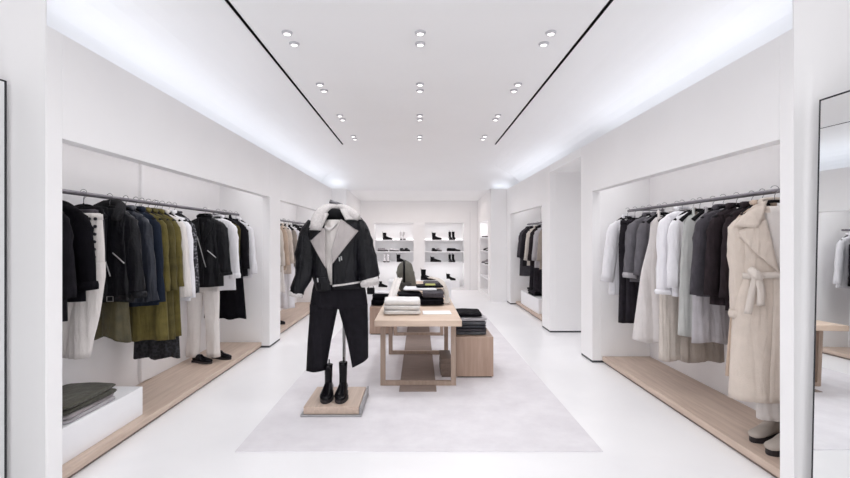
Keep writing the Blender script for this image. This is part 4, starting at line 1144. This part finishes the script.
def outfit_jacket():
    Y = 4.13
    X0, Z0 = -.745, 1.69
    e = empty('shearling_jacket', 'black leather aviator jacket with cream shearling collar and cuffs on the stand', 'jacket', (X0, Y, Z0))
    yf = Y - .10
    def q(px, py, yy=yf):
        x, z = pt(px, py, yy); return (x - X0, z - Z0)
    def R(py, x0, x1, d):
        a, z = q(x0, py, Y); b, _ = q(x1, py, Y)
        return (z, (b - a) / 2, d, (a + b) / 2)
    full = Body([R(210, 326, 348, .07), R(216, 318, 355, .085), R(222, 311, 361, .095), R(230, 308.5, 363, .105), R(250, 309, 363, .115), R(270, 311, 363, .12), R(285, 316, 362, .12), R(288, 317, 362, .118)], .010, 17, 1.7, 0, .3)
    # body: wide front opening from the neck to the hem, built as an open wrap from the left front edge round the back
    bm = bmesh.new(); P = []
    def edge(z):   # opening left and right x at height z (front)
        zl = interp([(q(0, 210)[1], q(326, 0)[0], q(343, 0)[0]), (q(0, 232)[1], q(324, 0)[0], q(346, 0)[0]), (q(0, 262)[1], q(325.5, 0)[0], q(332.5, 0)[0]), (q(0, 287)[1], q(331, 0)[0], q(332.5, 0)[0])], z)
        return zl
    rows_ = 28
    for i in range(rows_):
        t = i / (rows_ - 1); z = full.z0 + (full.z1 - full.z0) * t
        w_, d_, cx = full.at(z); el, er = edge(z)
        ul = max(-.98, min(.98, (el - cx) / w_)); ur = max(-.98, min(.98, (er - cx) / w_))
        al = math.acos(-ul); ar = math.acos(-ur)      # front angle from left side (0) to right side (pi)
        row = []
        n1 = 14
        for k in range(n1 + 1):                      # left edge -> left side (front)
            a = al * (1 - k / n1); u = -math.cos(a); x = cx + u * w_
            row.append((x, full.surf(x, z, -1), z - .02 * (x < 0) * t ** 6))
        for k in range(1, 24):                      # back
            a = PI * k / 24; u = -math.cos(a); x = cx + u * w_
            row.append((x, full.surf(x, z, 1), z))
        for k in range(n1 + 1):
            a = PI - (PI - ar) * (k / n1); u = -math.cos(a); x = cx + u * w_
            row.append((x, full.surf(x, z, -1), z))
        P.append(row)
    grid(bm, P)
    bm_obj('body', bm, LEATHER, e, smooth=True, solid=.010)
    def lay(name, pts, m, off, parent=e, solid=.012):
        """polygon laid over the front as a quad patch: tl,tr,br,bl in pixels"""
        return full.patch(name, tuple(q(*p) for p in pts), m, parent, off=off, nu=10, nv=14, solid=solid)
    # lower lapels: greige, turned back
    lay('lapel', ((323, 228), (325.5, 229), (326.5, 268), (310.0, 240.0)), GREIGE, .020)
    lay('lapel', ((341, 219), (358, 231), (333.0, 264), (332.0, 250)), GREIGE, .020)
    # black notches (upper lapel leather)
    lay('lapel_edge', ((309.5, 229), (322, 231), (311, 240), (307.5, 235)), LEATHER, .030)
    lay('lapel_edge', ((346, 221), (356.5, 221.5), (360, 229), (356, 229.5)), LEATHER, .030)
    # shearling collar: thick wings and rear roll
    def fur(name, pts, rad, flat=1.0):
        sp = spline([(q(p[0], p[1])[0], p[2], q(p[0], p[1])[1]) + (r,) for p, r in zip(pts, rad)], 18)
        bm = bmesh.new(); tube(bm, [s_[:3] for s_ in sp], [s_[3] for s_ in sp], 16, wob=.05, seed=2, flat=flat)
        return bm_obj(name, bm, SHEAR, e, smooth=True)
    fur('shearling_collar', [((316, 229, -.145)), ((319, 217, -.115)), ((324, 208.5, -.045)), ((333, 205.5, .045)), ((342, 207.5, .02)), ((349, 212, -.06)), ((358.5, 217.5, -.10))], [.050, .055, .038, .030, .034, .045, .030])
    lay('collar_wing', ((324, 213), (329, 214), (321.5, 230.5), (310, 230)), SHEAR, .040, solid=.022)
    lay('collar_wing', ((340, 209), (348, 209.5), (361, 219), (346, 220)), SHEAR, .040, solid=.022)
    # hem piping along the right front
    lay('hem_trim', ((333, 284.8), (362, 281.2), (362, 282.8), (333, 286.6)), SHEAR, .010, solid=.010)
    # belt + buckle at left hem, zip pull
    b = lay('hem_belt', ((315.5, 278), (328, 277), (329, 283), (316.5, 284)), LEATHER, .012)
    for px, py in ((318, 280), (342, 258), (340, 259)):
        x, z = q(px, py); yv = full.surf(x, z, -1, .026)
        bm = bmesh.new(); tube(bm, [(x, yv, z + .018), (x + .004, yv, z - .018)], .006, 8); bm_obj('zip_pull', bm, SILVER, b if px < 320 else e)
    # sleeves
    def slv(pts, rad, m=LEATHER, nm='sleeve', par=e, seed=0, wob=.05, flat=.75, n=16):
        sp = spline([(q(p[0], p[1], Y)[0], p[2], q(p[0], p[1], Y)[1]) + (r,) for p, r in zip(pts, rad)], n)
        bm = bmesh.new(); tube(bm, [s_[:3] for s_ in sp], [s_[3] for s_ in sp], 18, cap=False, wob=wob, seed=seed, flat=flat)
        return bm_obj(nm, bm, m, par, smooth=True, solid=.010)
    l = slv([(314, 222, .0), (309.5, 236, -.01), (307, 255, -.03), (306.5, 272, -.07), (301.5, 285, -.09), (298.5, 293, -.09)], [.055, .088, .094, .075, .062, .055], seed=1, wob=.07)
    slv([(299.2, 291, -.09), (298.3, 295.3, -.09)], [.058, .060], SHEAR, 'cuff', l, n=3, wob=.02)
    r = slv([(356, 220, .0), (360.5, 232, -.01), (364.5, 250, -.03), (368.5, 268, -.05), (370.0, 279, -.06)], [.05, .078, .090, .092, .088], seed=3, wob=.05)
    slv([(362.5, 283.8, -.085), (366, 282.6, -.085), (371, 280.8, -.085), (379.5, 279.3, -.08)], [.020, .032, .036, .030], SHEAR, 'cuff', r, n=9, wob=.04, flat=1.8)
outfit_jacket()

# ------------------------------------------------------------------ mirrors
def mirror(px_l, corner, ang, width, height, label, lean=.0):
    e = empty('leaning_mirror', label, 'mirror', corner, ang, 'tall framed mirrors')
    # local x runs away from the visible edge, mirror face looks to local -y
    e.rotation_euler = (lean, 0, ang)
    bm = bmesh.new(); abox(bm, .006, width - .010, 0.000, .004, .008, height - .008); bm_obj('mirror_glass', bm, M_MIRROR, e)
    bm = bmesh.new()
    for a in ((0, .006, 0, height), (width - .010, width, 0, height)): abox(bm, a[0], a[1], -.002, .010, a[2], a[3])
    abox(bm, .006, width - .010, -.002, .010, 0, .008); abox(bm, .006, width - .010, -.002, .010, height - .008, height)
    abox(bm, .006, width - .010, .005, .010, .008, height - .008)
    bm_obj('mirror_frame', bm, mat('black_frame', (.03, .03, .035), .4, .5), e)
mirror(0, (2.135, 2.48, 0.0), math.radians(-86.3), 1.0, 2.26, 'tall thin black framed mirror leaning by the right column', lean=math.radians(-1.3))
mirror(0, (-2.245 - .165, 2.475 - .985, 0.0), math.radians(80.5), 1.0, 2.36, 'tall framed mirror cut off at the left picture edge', lean=0)
